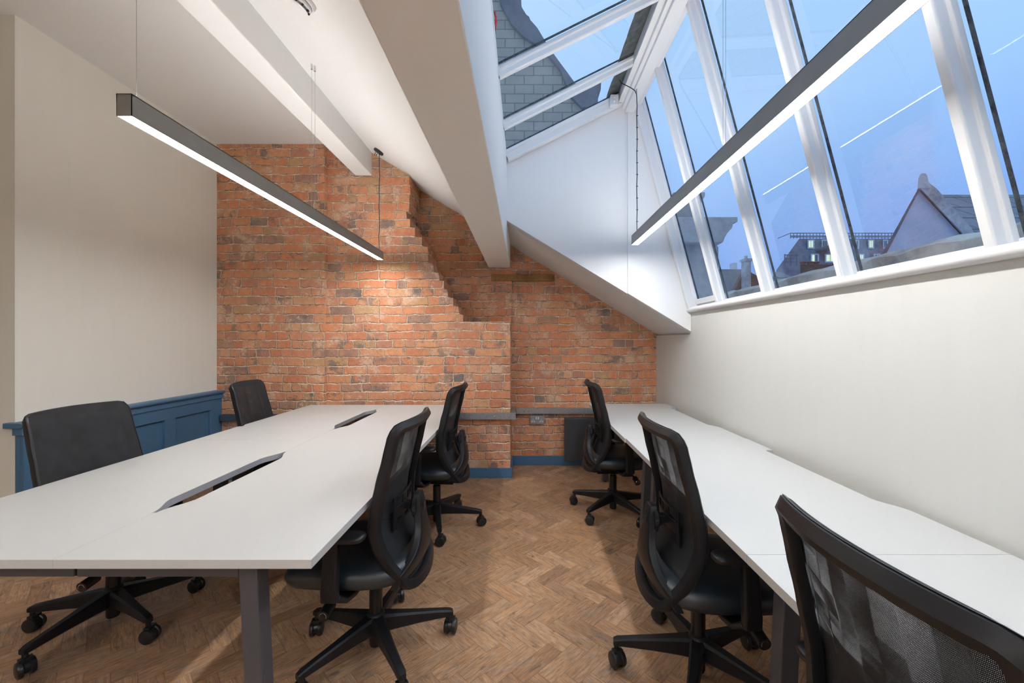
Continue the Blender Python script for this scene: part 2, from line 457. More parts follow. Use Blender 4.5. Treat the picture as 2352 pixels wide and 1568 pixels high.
# ================================================================== mesh helper
class MB:
    def __init__(s):
        s.v = []; s.f = []

    def add(s, vs, fs):
        o = len(s.v)
        s.v += [tuple(p) for p in vs]
        s.f += [tuple(i + o for i in f) for f in fs]
        return s

    def box(s, x0, x1, y0, y1, z0, z1, mat=None):
        if x0 > x1: x0, x1 = x1, x0
        if y0 > y1: y0, y1 = y1, y0
        if z0 > z1: z0, z1 = z1, z0
        vs = [(x0, y0, z0), (x1, y0, z0), (x1, y1, z0), (x0, y1, z0), (x0, y0, z1), (x1, y0, z1), (x1, y1, z1), (x0, y1, z1)]
        if mat is not None: vs = [mat @ Vector(p) for p in vs]
        return s.add(vs, [(0, 3, 2, 1), (4, 5, 6, 7), (0, 1, 5, 4), (1, 2, 6, 5), (2, 3, 7, 6), (3, 0, 4, 7)])

    def prism(s, pts, axis, a, b):
        """polygon pts (2-tuples) extruded along axis from a to b. axis y: pts=(x,z); x: (y,z); z: (x,y)"""
        n = len(pts)
        def mk(p, t):
            if axis == 'y': return (p[0], t, p[1])
            if axis == 'x': return (t, p[0], p[1])
            return (p[0], p[1], t)
        vs = [mk(p, a) for p in pts] + [mk(p, b) for p in pts]
        fs = [tuple(range(n - 1, -1, -1)), tuple(range(n, 2 * n))]
        for i in range(n):
            j = (i + 1) % n
            fs.append((i, j, n + j, n + i))
        return s.add(vs, fs)

    def loft(s, rings, cap=True, closed=False):
        n = len(rings[0]); m = len(rings)
        vs = [p for r in rings for p in r]
        fs = []
        for i in range(m if closed else m - 1):
            for j in range(n):
                a = i * n + j; b2 = i * n + (j + 1) % n
                c = ((i + 1) % m) * n + (j + 1) % n; d = ((i + 1) % m) * n + j
                fs.append((a, b2, c, d))
        if cap and not closed:
            fs.append(tuple(range(n - 1, -1, -1)))
            fs.append(tuple((m - 1) * n + j for j in range(n)))
        return s.add(vs, fs)

    def tube(s, pts, r, n=10, cap=True):
        pts = [Vector(p) for p in pts]
        rs = r if hasattr(r, '__len__') else [r] * len(pts)
        rings = []
        up = None
        for i, p in enumerate(pts):
            t = (pts[min(i + 1, len(pts) - 1)] - pts[max(i - 1, 0)]).normalized()
            if up is None:
                up = Vector((0, 0, 1)) if abs(t.z) < 0.9 else Vector((1, 0, 0))
            a = t.cross(up).normalized(); bb = t.cross(a).normalized()
            up = -bb if (-bb).dot(up) > 0 else bb
            rings.append([p + rs[i] * (math.cos(2 * PI * k / n) * a + math.sin(2 * PI * k / n) * bb) for k in range(n)])
        return s.loft(rings, cap)

    def cyl(s, p0, p1, r, n=20, r1=None):
        return s.tube([p0, p1], [r, r if r1 is None else r1], n)

    def lathe(s, prof, c=(0, 0, 0), n=28, axis='z'):
        rings = []
        for r, h in prof:
            ring = []
            for k in range(n):
                a = 2 * PI * k / n
                q = (r * math.cos(a), r * math.sin(a), h)
                if axis == 'y': q = (q[0], q[2], q[1])
                if axis == 'x': q = (q[2], q[0], q[1])
                ring.append((q[0] + c[0], q[1] + c[1], q[2] + c[2]))
            rings.append(ring)
        return s.loft(rings)

    def sweep(s, pts, secs):
        """secs: per point (side vector, side half, up vector, up half) rectangle with chamfer"""
        rings = []
        for p, (sv, sh, uv, uh) in zip(pts, secs):
            p = Vector(p); sv = Vector(sv).normalized(); uv = Vector(uv).normalized()
            c = min(sh, uh) * 0.35
            ring = []
            for a, b2 in ((sh - c, uh), (sh, uh - c), (sh, -uh + c), (sh - c, -uh), (-sh + c, -uh), (-sh, -uh + c), (-sh, uh - c), (-sh + c, uh)):
                ring.append(p + sv * a + uv * b2)
            rings.append(ring)
        return s.loft(rings)

    def shell(s, front, back):
        """two grids [i][j] of points, same size -> closed solid"""
        m = len(front); n = len(front[0])
        vs = [p for r in front for p in r] + [p for r in back for p in r]
        N = m * n
        fs = []
        for i in range(m - 1):
            for j in range(n - 1):
                a = i * n + j
                fs.append((a, a + 1, a + n + 1, a + n))
                fs.append((N + a, N + a + n, N + a + n + 1, N + a + 1))
        for j in range(n - 1):
            fs.append((j + 1, j, N + j, N + j + 1))
            a = (m - 1) * n + j
            fs.append((a, a + 1, N + a + 1, N + a))
        for i in range(m - 1):
            a = i * n
            fs.append((a, a + n, N + a + n, N + a))
            a = i * n + n - 1
            fs.append((a + n, a, N + a, N + a + n))
        return s.add(vs, fs)

    def shear(s, k):
        """turn the depth edges so the body stands at an angle to the window wall"""
        s.v = [(x + k * y, y, z) for x, y, z in s.v]
        return s

    def build(s, name, mat, parent=None, bevel=0.0, smooth=None, subsurf=0, segs=2):
        me = bpy.data.meshes.new(name)
        me.from_pydata(s.v, [], s.f)
        bm = bmesh.new(); bm.from_mesh(me)
        bmesh.ops.recalc_face_normals(bm, faces=bm.faces)
        bm.to_mesh(me); bm.free()
        me.materials.append(mat)
        if smooth is not None:
            me.shade_smooth()
            try: me.set_sharp_from_angle(angle=math.radians(smooth))
            except Exception: pass
        o = bpy.data.objects.new(name, me)
        COL.objects.link(o)
        if parent is not None: o.parent = parent
        if bevel > 0:
            md = o.modifiers.new('bevel', 'BEVEL')
            md.width = bevel; md.segments = segs; md.limit_method = 'ANGLE'
            md.angle_limit = math.radians(35)
            md.harden_normals = False
        if subsurf:
            md = o.modifiers.new('subsurf', 'SUBSURF'); md.levels = subsurf; md.render_levels = subsurf
        return o


def struct(name, mb, mat, parent=None, **kw):
    o = mb.build(name, mat, parent, **kw)
    if parent is None: o['kind'] = 'structure'
    return o


def empty(name, loc, rz=0.0, label=None, cat=None, group=None, kind=None):
    o = bpy.data.objects.new(name, None)
    o.empty_display_size = 0.1
    COL.objects.link(o)
    o.location = loc; o.rotation_euler = (0, 0, rz)
    tag(o, label, cat, group, kind)
    return o


def tag(o, label=None, cat=None, group=None, kind=None):
    if label: o['label'] = label
    if cat: o['category'] = cat
    if group: o['group'] = group
    if kind: o['kind'] = kind
    return o


def copy_tree(o, parent=None):
    c = o.copy(); COL.objects.link(c)
    if parent is not None: c.parent = parent
    for ch in [q for q in bpy.data.objects if q.parent == o]:
        copy_tree(ch, c)
    return c


def lerp_tab(tab, x):
    if x <= tab[0][0]: return tab[0][1]
    for (a, fa), (b2, fb) in zip(tab, tab[1:]):
        if x <= b2:
            t = (x - a) / (b2 - a)
            t2 = t * t * (3 - 2 * t) * 0.35 + t * 0.65
            return fa + (fb - fa) * t2
    return tab[-1][1]


# ================================================================== room shell
XL, XR = -2.98, 1.43        # side walls
YB = 4.483                  # recessed brick plane
YC = 4.07                   # chimney breast plane
YP = 4.01                   # left pier plane
YF = -2.8                   # wall behind the camera
YK = 3.55                   # dormer cheek
CE = 3.25                   # flat ceiling
SL = 0.606                  # roof slope
def roof(x): return 1.418 + (XR - x) * SL
XS = XR - (CE - 1.418) / SL # where the slope meets the flat ceiling
YK0 = -1.2                  # other dormer cheek, behind the camera

struct('floor', MB().box(-4.6, 1.6, YF - .1, 4.7, -0.1, 0), M['floor'])
struct('ceiling', MB().box(-4.6, XS + .02, YF - .1, 4.7, CE, CE + .1), M['white_ceiling'])

# sloping ceiling: left of the big beam over the whole length, right of it only behind the dormer cheeks
t = .08
mb = MB().prism([(XS, CE), (-.385, roof(-.385)), (-.385, roof(-.385) + t), (XS, CE + t)], 'y', YF, 4.66)
struct('ceiling_slope_left', mb, M['white_ceiling'])
mb = MB().prism([(-.15, roof(-.15)), (1.56, roof(1.56)), (1.56, roof(1.56) + t), (-.15, roof(-.15) + t)], 'y', YK + .05, 4.66)
struct('ceiling_slope_right', mb, M['white_ceiling'])
mb = MB().prism([(-.15, roof(-.15)), (1.56, roof(1.56)), (1.56, roof(1.56) + t), (-.15, roof(-.15) + t)], 'y', YF, YK0 - .05)
struct('ceiling_slope_front', mb, M['white_ceiling'])

# painted walls
struct('wall_left', MB().box(XL - 1.62, XL, 2.42, 4.66, 0, CE), M['cream_wall'])
struct('wall_far_left', MB().box(-4.7, -4.6, YF - .1, 2.42, 0, CE), M['cream_wall'])
struct('wall_front', MB().box(-4.7, 1.6, YF - .1, YF, 0, CE), M['cream_wall'])
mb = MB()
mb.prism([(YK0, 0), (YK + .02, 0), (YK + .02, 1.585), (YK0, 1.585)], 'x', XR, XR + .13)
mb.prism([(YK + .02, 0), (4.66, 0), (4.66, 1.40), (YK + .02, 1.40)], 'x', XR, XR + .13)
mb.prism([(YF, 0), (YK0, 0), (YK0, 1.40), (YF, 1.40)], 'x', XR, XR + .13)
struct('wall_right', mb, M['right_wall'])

# brick walls
mb = MB().prism([(-2.1, 0), (XR, 0), (XR, roof(XR)), (XS, CE), (-2.1, CE)], 'y', YB, YB + .17)
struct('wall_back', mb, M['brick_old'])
S7 = YC / 950.0
def cpt(px, py): return ((px - 1204) * S7, CAMH - (py - 782) * S7)
stairs = [(1172, 738), (1064, 738), (1064, 723), (1055, 722), (1053, 704), (1041, 703), (1041, 684), (1029, 683), (1028, 664),
          (1020, 664), (1020, 645), (1009, 644), (1008, 626), (997, 625), (995, 605), (984, 604), (983, 585), (982, 567), (969, 566),
          (969, 545), (953, 544), (953, 523), (942, 522), (942, 503), (934, 502), (933, 486), (939, 484), (941, 446), (943, 445), (942, 425), (940, 424), (941, 400)]
poly = [(-1.966, 0), (-.137, 0)] + [cpt(*p) for p in stairs]
xl_, zl_ = poly[-1]
poly[-1] = (xl_, roof(xl_))
poly += [(XS, CE), (-1.966, CE)]
struct('wall_chimney_breast', MB().prism(poly, 'y', YC, YB + .01), M['brick'])
struct('wall_pier_left', MB().box(XL, -1.937, YP, YB + .1, 0, CE), M['brick'])
# shallow step in the recess, left of the corner line
mb = MB().prism([(-1.15, 1.50), (-.137, 1.50), (-.137, roof(-.137)), (-1.15, roof(-1.15))], 'y', YB - .03, YB + .01)
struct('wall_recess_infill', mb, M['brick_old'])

# dormer cheeks
GX0, GZ0 = -.15, 2.95         # foot of left glazing
GX1, GZ1 = .80, 3.425         # ridge side of left glazing
RX0, RZ0 = 1.475, 1.625       # foot of right glazing
RX1, RZ1 = 1.00, 3.42         # ridge side of right glazing
def cheek(y0, y1):
    return MB().prism([(-.15, roof(-.15)), (XR + .1, roof(XR + .1)), (XR + .1, 1.60), (RX0 + .02, RZ0), (RX1 + .02, RZ1), (.9, 3.47), (GX1, GZ1), (GX0, GZ0)], 'y', y0, y1)
struct('wall_dormer_end', cheek(YK, YK + .09), M['cheek'])
struct('wall_dormer_front', cheek(YK0 - .09, YK0), M['cheek'])
# casing board on the cheek below the ridge
mb = MB().prism([(.885, roof(.885) + .001), (XR - .001, roof(XR) + .001), (XR - .001, 1.59), (1.00, 3.30), (.885, 3.30)], 'y', YK - .014, YK + .01)
struct('trim_7', mb, M['cheek'], bevel=.003)

# beams
struct('trim_1', MB().box(-.385, -.15, YF, YB + .02, 2.132, 2.90), M['beam'], bevel=.006)
struct('trim_2', MB().prism([(-1.665, 2.969), (-1.50, 2.969), (-1.50, roof(-1.5) + .03), (-1.665, CE + .03)], 'y', YF, YC + .03), M['white_ceiling'], bevel=.008)
# window board with a bullnose
mb = MB()
prof = [(1.56, 1.585), (1.405, 1.585), (1.393, 1.590), (1.387, 1.60), (1.387, 1.612), (1.393, 1.622), (1.405, 1.627), (1.56, 1.627)]
mb.prism(prof, 'y', YK0, YK + .05)
struct('trim_3', mb, M['white_gloss'], smooth=50)

# ---------------------------------------------------------------- roof glazing
ys = [3.51, 3.03, 2.44, 1.845, 1.25, .655, .06, -.535, -1.13]
def bar(mb, P0, P1, yc, w, d, nrm, rebate=True):
    """glazing bar between P0 and P1 (x,z), depth d downwards from the glass along -nrm"""
    (x0, z0), (x1, z1) = P0, P1
    nx, nz = nrm
    def ring(x, z):
        r = []
        for yy, dd in ((yc - w / 2, 0), (yc - w / 2, -.022), (yc - w * .32, -.026), (yc - w * .32, -d + .006), (yc - w * .24, -d),
                       (yc + w * .24, -d), (yc + w * .32, -d + .006), (yc + w * .32, -.026), (yc + w / 2, -.022), (yc + w / 2, 0)):
            r.append((x + nx * dd, yy, z + nz * dd))
        return r
    mb.loft([ring(x0, z0), ring(x1, z1)])
# left slope
dx, dz = GX1 - GX0, GZ1 - GZ0
ln = math.hypot(dx, dz); nl = (-dz / ln, dx / ln)
win1 = empty('window_1', (0, 0, 0), kind='structure')
win2 = empty('window_2', (0, 0, 0), kind='structure')
for k, yc in enumerate(ys):
    mb = MB(); bar(mb, (GX0 - .02, GZ0 - .01), (GX1 + .02, GZ1 + .01), yc, .050 if k else .08, .060 if k else .085, nl)
    mb.build('glazing_bar', M['white_gloss'], win1, bevel=.003)
    mb = MB()
    a = nl
    mb.prism([(GX0 + a[0] * .002, GZ0 + a[1] * .002), (GX1 + a[0] * .002, GZ1 + a[1] * .002), (GX1 + a[0] * .012, GZ1 + a[1] * .012), (GX0 + a[0] * .012, GZ0 + a[1] * .012)], 'y', yc - .036, yc - .030)
    mb.build('putty_line', M['putty'], win1)
    if k:
        mb = MB().prism([(GX0, GZ0 + .001), (GX1, GZ1 + .001), (GX1 + a[0] * .006, GZ1 + a[1] * .006 + .001), (GX0 + a[0] * .006, GZ0 + a[1] * .006 + .001)], 'y', ys[k] + .012, ys[k - 1] - .012)
        mb.build('pane', M['glass'], win1)
# right slope
dx, dz = RX1 - RX0, RZ1 - RZ0
ln = math.hypot(dx, dz); nr_ = (dz / ln, -dx / ln)
for k, yc in enumerate(ys):
    yc2 = yc - (.0 if k else .0)
    mb = MB(); bar(mb, (RX0, RZ0 - .01), (RX1, RZ1), yc2, .056 if k else .075, .064 if k else .085, nr_)
    mb.build('glazing_bar', M['white_gloss'], win2, bevel=.003)
    mb = MB(); a = nr_
    mb.prism([(RX0 + a[0] * .002, RZ0 + a[1] * .002), (RX1 + a[0] * .002, RZ1 + a[1] * .002), (RX1 + a[0] * .012, RZ1 + a[1] * .012), (RX0 + a[0] * .012, RZ0 + a[1] * .012)], 'y', yc - .040, yc - .034)
    mb.build('putty_line', M['putty'], win2)
    if k:
        mb = MB().prism([(RX0, RZ0), (RX1, RZ1), (RX1 + a[0] * .006, RZ1 + a[1] * .006), (RX0 + a[0] * .006, RZ0 + a[1] * .006)], 'y', ys[k] + .012, ys[k - 1] - .012)
        mb.build('pane', M['glass'], win2)
mb = MB().box(RX0 - .015, RX0 + .05, YK0, YK, 1.627, 1.648)
mb.build('bottom_rail', M['white_gloss'], win2, bevel=.004)
mb = MB(); bar(mb, (RX0 - .012, RZ0), (RX0 - .10, RZ0 + .33), 3.28, .05, .03, nr_)
# small opening casement foot in the first bay
mb = MB().prism([(RX0 - .03, 1.648), (RX0 + .03, 1.648), (RX0 + .018, 1.69), (RX0 - .042, 1.69)], 'y', 3.06, 3.47)
mb.build('casement_rail', M['white_gloss'], win2, bevel=.004)
# ridge beam with stepped mouldings
mb = MB()
mb.box(.862, .942, YK0, YK, 3.297, 3.46)
mb.box(.835, .865, YK0, YK, 3.325, 3.46)
mb.box(.795, .84, YK0, YK, 3.352, 3.46)
mb.box(.938, .99, YK0, YK, 3.335, 3.46)
struct('trim_4', mb, M['white_gloss'], bevel=.004)
# lead flashing folded over the ridge, outside the glass
a = nl
mb = MB()
n = 60
top = []; bot = []
random.seed(3)
for i in range(n + 1):
    y = YK0 + (3.60 - YK0) * i / n
    w = .115 + random.uniform(-.006, .006)
    sx = GX1 + .01
    ux, uz = -math.cos(math.atan2(GZ1 - GZ0, GX1 - GX0)), -math.sin(math.atan2(GZ1 - GZ0, GX1 - GX0))
    h0 = .014
    bot.append([(sx + ux * w + a[0] * h0, y, GZ1 + uz * w + a[1] * h0), (sx + a[0] * h0, y, GZ1 + a[1] * h0), (.9, y, 3.50), (1.03, y, 3.44)])
    h0 = .026
    top.append([(sx + ux * w + a[0] * h0, y, GZ1 + uz * w + a[1] * h0), (sx + a[0] * h0, y, GZ1 + a[1] * h0 + .01), (.9, y, 3.52), (1.045, y, 3.45)])
mb.shell(bot, top)
struct('trim_5', mb, M['flashing'])
# curb under the foot of the left glazing
struct('trim_6', MB().box(-.40, GX0, YK0, YK, 2.88, 2.945), M['beam'], bevel=.004)

# ---------------------------------------------------------------- skirtings
BH = .10
struct('baseboard_back', MB().box(-.137, XR, YB - .018, YB, 0, BH), M['blue'], bevel=.004)
struct('baseboard_chimney_breast', MB().box(-1.937, -.119, YC - .018, YC, 0, BH - .004), M['blue'], bevel=.004)
struct('baseboard_chimney_return', MB().box(-.137, -.119, YC, YB - .018, 0, BH - .004), M['blue'], bevel=.003)
struct('baseboard_pier', MB().box(-2.91, -1.919, YP - .018, YP, 0, BH - .004), M['blue'], bevel=.004)
struct('baseboard_right', MB().box(XR - .018, XR, YF, YB - .018, 0, BH), M['blue'], bevel=.004)

# ---------------------------------------------------------------- dado panelling (left wall)
mb = MB()
X0 = XL
mb.box(X0, X0 + .030, 2.42, YP, 0, .80)                # backing
ys_p = [(2.51, 2.885), (3.0, 3.375), (3.48, 3.86)]
f0, f1 = X0 + .028, X0 + .050
mb.box(f0, f1, 2.42, YP, .695, .80)
mb.box(f0, f1, 2.42, YP, 0, .16)
edges = [2.42] + [q for p in ys_p for q in p] + [YP]
for i in range(0, len(edges), 2):
    mb.box(f0, f1, edges[i], edges[i + 1], .15, .70)
mb.box(X0, X0 + .062, 2.405, YP, .792, .838)           # frieze
prof = [(X0 - .03, .836), (X0 + .068, .836), (X0 + .082, .843), (X0 + .088, .852), (X0 + .082, .862), (X0 + .068, .867), (X0 - .03, .867)]
struct('trim_9', mb, M['blue'], bevel=.003)
mb = MB().prism(prof, 'y', 2.385, YP + .0)
struct('trim_10', mb, M['blue'], bevel=.003)
# ---------------------------------------------------------------- timber in the brickwork
mb = MB().prism([(-.36, 2.005), (.30, 2.045), (.24, 2.13), (.02, 2.145), (-.36, 2.12)], 'y', YB - .042, YB + .02)
mb = MB().box(-.355, .325, YB - .040, YB + .02, 1.985, 2.058)
o = mb.build('timber_batten', M['timber'], bevel=.006)
tag(o, 'weathered brown timber batten set in the brickwork below the large ceiling beam', 'timber')

# ================================================================== cable trunking, socket, heater
def trunking(name, x0, x1, y0, z0, z1, mat, label, screws):
    r = empty(name, ((x0 + x1) / 2, y0, z0), 0, label, 'cable trunking')
    cx = (x0 + x1) / 2
    MB().box(x0 - cx, x1 - cx, -.045, 0, 0, z1 - z0).build('channel', mat, r, bevel=.003)
    MB().box(x0 - cx, x1 - cx, -.0475, -.0445, -.001, z1 - z0 + .001).build('cover', mat, r, bevel=.001)
    for sx in screws:
        MB().lathe([(.0001, -.054), (.005, -.053), (.0075, -.049), (.0075, -.044)], (sx - cx, 0, (z1 - z0) * .5), 14, 'y').build('screw', M['chrome'], r, smooth=60)
    return r
trunking('cable_trunking', -2.915, -1.98, YP, .573, .636, M['galv_blue'], 'blue-grey painted cable trunking low on the brick pier beside the blue panelling', [])
trunking('cable_trunking', -1.93, -.082, YC, .578, .640, M['galv'], 'galvanised steel cable trunking across the brick chimney breast', [-.285, -.15])
trunking('cable_trunking', -.085, 1.40, YB, .560, .622, M['galv'], 'galvanised steel cable trunking in the brick recess above the double socket', [.0, .05])
r = empty('trunking_bend', (-.10, 4.2, .58), 0, 'short galvanised steel trunking bend joining two runs at the chimney corner', 'cable trunking')
MB().box(-.036, .010, -.13, .283, .0, .055).build('channel', M['galv'], r, bevel=.003)
MB().lathe([(.0001, -.139), (.006, -.137), (.008, -.13)], (-.012, 0, .03), 14, 'y').build('screw', M['chrome'], r, smooth=60)

sk = empty('double_socket', (.140, YB, .452), 0, 'grey metal double wall socket with white switches on the brick', 'socket')
MB().box(-.074, .074, -.045, 0, 0, .086).build('back_box', M['socket_grey'], sk, bevel=.008, segs=3)
MB().box(-.0745, .0745, -.050, -.044, -.0005, .0865).build('face_plate', M['socket_grey'], sk, bevel=.002)
for sx in (-.016, .006):
    MB().box(sx, sx + .012, -.057, -.049, .050, .074).build('switch', M['white_plastic'], sk, bevel=.0015)
for sx in (-.044, .044):
    mb = MB()
    mb.box(sx - .005, sx + .005, -.0525, -.049, .040, .056)
    mb.box(sx - .020, sx - .004, -.0525, -.049, .020, .034)
    mb.box(sx + .004, sx + .020, -.0525, -.049, .020, .034)
    outlet = mb.build('outlet', M['white_plastic'], sk, bevel=.001)
    mb = MB()
    mb.box(sx - .002, sx + .002, -.0532, -.052, .043, .053)
    mb.box(sx - .016, sx - .008, -.0532, -.052, .025, .029)
    mb.box(sx + .008, sx + .016, -.0532, -.052, .025, .029)
    mb.build('pin_hole', M['cable'], outlet)
for sx in (-.040, .034):
    MB().cyl((sx, -.022, .084), (sx, -.022, .110), .008, 14).build('conduit', M['socket_grey'], sk, smooth=50)

ht = empty('wall_heater', (.74, YB, .075), 0, 'charcoal flat panel heater on the brick recess behind the far chair', 'heater')
MB().box(-.31, .31, -.115, -.03, 0, .448).build('panel', M['heater'], ht, bevel=.002)
MB().box(-.28, .28, -.035, 0, .03, .40).build('wall_bracket', M['cable'], ht, bevel=.003)

# smoke detector on the sloping ceiling
sdx, sdy = -.985, 1.86
sd = empty('smoke_detector', (sdx, sdy, roof(sdx)), 0, 'round white smoke detector on the sloping ceiling', 'smoke detector')
sd.rotation_euler = (0, math.atan(SL), 0)
MB().lathe([(.001, 0), (.052, 0), (.052, -.012), (.048, -.018), (.001, -.018)], n=36).build('base_ring', M['white_plastic'], sd, smooth=35)
MB().lathe([(.001, -.018), (.040, -.018), (.044, -.022), (.044, -.030), (.038, -.036), (.001, -.036)], n=36).build('sensor_ring', M['white_plastic'], sd, smooth=35)
mb = MB()
for k in range(8):
    a = 2 * PI * k / 8
    mt = Matrix.Rotation(a, 4, 'Z')
    mb.box(.034, .042, -.004, .004, -.044, -.036, mt)
mb.build('vent_fin', M['cable'], sd)
MB().lathe([(.001, -.044), (.034, -.044), (.036, -.047), (.030, -.052), (.001, -.053)], n=36).build('cap', M['white_plastic'], sd, smooth=35)


# ================================================================== desks
TZ = .730; TT = .026
def s_curve(t): return t * t * (3 - 2 * t)
def desk_outline(w, L, notch_side, depth, n0, n1, ramp, e0, e1):
    """local: x 0..w, y 0..L ; recess on the side x=w (notch_side=1) or x=0 (-1)"""
    pts = [(0, 0), (w, 0)]
    seq = [(n0, e0)]
    prof = [(w - .0, n0)]
    prof = []
    if ramp[0] == 0:
        prof += [(w, n0), (w - depth * .85, n0 + .004), (w - depth, n0 + .018)]
    else:
        prof.append((w, n0 - .001)); prof.append((w - e0, n0))
        for i in range(0, 11):
            q = i / 10
            prof.append((w - e0 - (depth - e0) * s_curve(q), n0 + .004 + ramp[0] * q))
    if ramp[1] == 0:
        prof += [(w - depth, n1 - .018), (w - depth * .85, n1 - .004), (w, n1)]
    else:
        for i in range(0, 11):
            q = i / 10
            prof.append((w - depth + (depth - e1) * s_curve(q), n1 - .004 - ramp[1] * (1 - q)))
        prof.append((w - e1, n1)); prof.append((w, n1 + .001))
    pts += prof + [(w, L), (0, L)]
    if notch_side < 0:
        pts = [(w - x, y) for x, y in reversed(pts)]
    return pts


def leg_mesh(x0, x1, y0, y1, ztop, lean):
    """flat steel leg, leaning out by `lean` in x at the floor"""
    r0 = [(x0 + lean, y0, 0.012), (x1 + lean, y0, 0.012), (x1 + lean, y1, 0.012), (x0 + lean, y1, 0.012)]
    r1 = [(x0, y0, ztop), (x1, y0, ztop), (x1, y1, ztop), (x0, y1, ztop)]
    return MB().loft([r0, r1])


def make_desk(loc, w, L, side, outline, label, group, legx, lean, name='office_desk', tray=False):
    """side: +1 = open (chair) edge at local x=w ; -1 = at local x=0"""
    d = empty(name, loc, 0, label, 'desk', group)
    mb = MB().prism(outline, 'z', TZ - TT, TZ)
    mb.build('desktop', M['desk'], d, bevel=.0010)
    # grey edging band just under the surface of the cable cut-out
    for yy in (.055, L - .105):
        ya, yb = yy, yy + .055
        lx = (w - legx - .055) if side > 0 else legx
        leg_mesh(lx, lx + .055, ya, yb, TZ - TT - .0005, lean * side).build('leg', M['steel'], d, bevel=.004)
        fx = lx + lean * side
        MB().lathe([(.018, 0), (.018, .008), (.008, .012)], (fx + .0275, ya + .0275, 0), 16).build('foot', M['cable'], d, smooth=50)
        if side > 0: b0, b1 = .004, lx
        else: b0, b1 = lx + .055, w - .004
        MB().box(b0, b1, ya + .003, yb - .003, TZ - TT - .056, TZ - TT - .001).build('cross_beam', M['steel'], d, bevel=.003)
    rx = (w - legx - .05) if side > 0 else legx + .01
    MB().box(rx, rx + .04, .112, L - .107, TZ - TT - .046, TZ - TT - .001).build('side_rail', M['steel'], d, bevel=.003)
    if tray:
        tx = 0.0 if side > 0 else w
        s_ = 1 if side > 0 else -1
        mb = MB()
        mb.box(tx + s_ * .075, tx + s_ * .08, .30, L - .30, TZ - .17, TZ - TT - .002)
        mb.box(tx + s_ * .004, tx + s_ * .08, .30, L - .30, TZ - .172, TZ - .168)
        mb.build('cable_tray', M['steel'], d)
    return d

WL = .726
LB = 1.403
XA = -2.050; XM = XA + WL          # centre seam
def slot_outline(side):
    return desk_outline(WL - .0003, LB - .0008, side, .052, .32, 1.125, (.13, .13), .008, .008)
y0s = [1.1615, 1.1615 + LB]
gl = 'white back-to-back desks in the middle of the room'
labs = [('white desk at the left front, between the near left chair and the long cable slot', 'white desk nearest the camera with the lowest front corner above a grey leg'),
        ('white desk at the far left against the brick pier, beside the small far chair', 'far white desk in the middle block, ending near the brick chimney breast')]
for k in range(2):
    make_desk((XA, y0s[k], 0), WL - .0003, LB - .0008, -1, slot_outline(1), labs[k][0], gl, .21, .034, tray=False)
    make_desk((XM + .0003, y0s[k], 0), WL - .0003, LB - .0008, 1, slot_outline(-1), labs[k][1], gl, .19, .034, tray=True)

# grey liners inside the cable slots (edge banding)
WR = .76
XQ = .640
for k, (yy, dxk, lab) in enumerate([(1.19 - 1.407, 0, 'white wall desk nearest the camera, partly behind the large near chair'),
                               (1.19, 0, 'middle white wall desk with the scalloped rear edge'),
                               (1.19 + 1.408, -.008, 'far white wall desk ending at the brick wall, next to the heater')]):
    L = 1.406 if k < 2 else 1.44
    ol = desk_outline(WR, L - .0008, 1, .048, .30 if k < 2 else .33, L - .27 if k < 2 else 1.20, (.12, 0) if k < 2 else (.12, 0), .001, .001)
    make_desk((XQ + dxk, yy, 0), WR, L - .0008, -1, ol, lab, 'white desks along the right wall', .150, .034)

# edging strips standing in the slots
def slot_strip(y0):
    pts = []
    for i in range(0, 11):
        q = i / 10; pts.append((.008 + (.052 - .008) * s_curve(q), .32 + .004 + .13 * q))
    for i in range(0, 11):
        q = i / 10; pts.append((.052 - (.052 - .008) * s_curve(q), 1.125 - .004 - .13 * (1 - q)))
    return pts
desks = [o for o in bpy.data.objects if o.name.startswith('office_desk')]
for o in desks[:4]:
    s_ = 1 if abs(o.location.x - XA) < .01 else -1
    pts = slot_strip(0)
    A = []; B = []
    for (dx_, yy) in pts:
        xx = (WL - .0003 - dx_) if s_ > 0 else dx_
        A.append([(xx, yy, TZ - .0275), (xx, yy, TZ - .0004)])
        B.append([(xx + s_ * .0012, yy, TZ - .0275), (xx + s_ * .0012, yy, TZ - .0004)])
    MB().shell(A, B).build('slot_edging', M['desk_edge'], o)


# ================================================================== chair
def chair_side_b(z):
    return lerp_tab([(.33, .168), (.375, .164), (.42, .146), (.50, .108), (.56, .087), (.62, .074), (.70, .080), (.80, .101), (.90, .124), (.97, .138), (1.00, .150), (1.045, .174)], z)
def bsurf(y, z):
    return chair_side_b(z) + .046 * (1 - min(1.0, (abs(y) / .235)) ** 2) - .008
half = [(0, .338), (.07, .342), (.125, .350), (.160, .360), (.180, .376), (.195, .402), (.214, .455), (.229, .51), (.238, .57), (.240, .63), (.238, .72),
        (.234, .80), (.230, .88), (.2270, .95), (.2262, .995), (.2240, 1.021), (.2155, 1.034), (.200, 1.040), (.15, 1.042), (.08, 1.044), (0, 1.045)]
half = [(y, z - .014 * max(0, (z - .90) / .145)) for y, z in half]
def resample(pts, n):
    d = [0]
    for a, b2 in zip(pts, pts[1:]): d.append(d[-1] + math.hypot(a[0] - b2[0], a[1] - b2[1]))
    out = []
    for i in range(n + 1):
        q = d[-1] * i / n
        for k in range(len(d) - 1):
            if q <= d[k + 1] + 1e-9:
                t_ = (q - d[k]) / max(1e-9, d[k + 1] - d[k])
                out.append((pts[k][0] + (pts[k + 1][0] - pts[k][0]) * t_, pts[k][1] + (pts[k + 1][1] - pts[k][1]) * t_)); break
    return out
hp = resample(half, 44)
loop = hp + [(-y, z) for y, z in reversed(hp[1:-1])]
NL = len(loop)
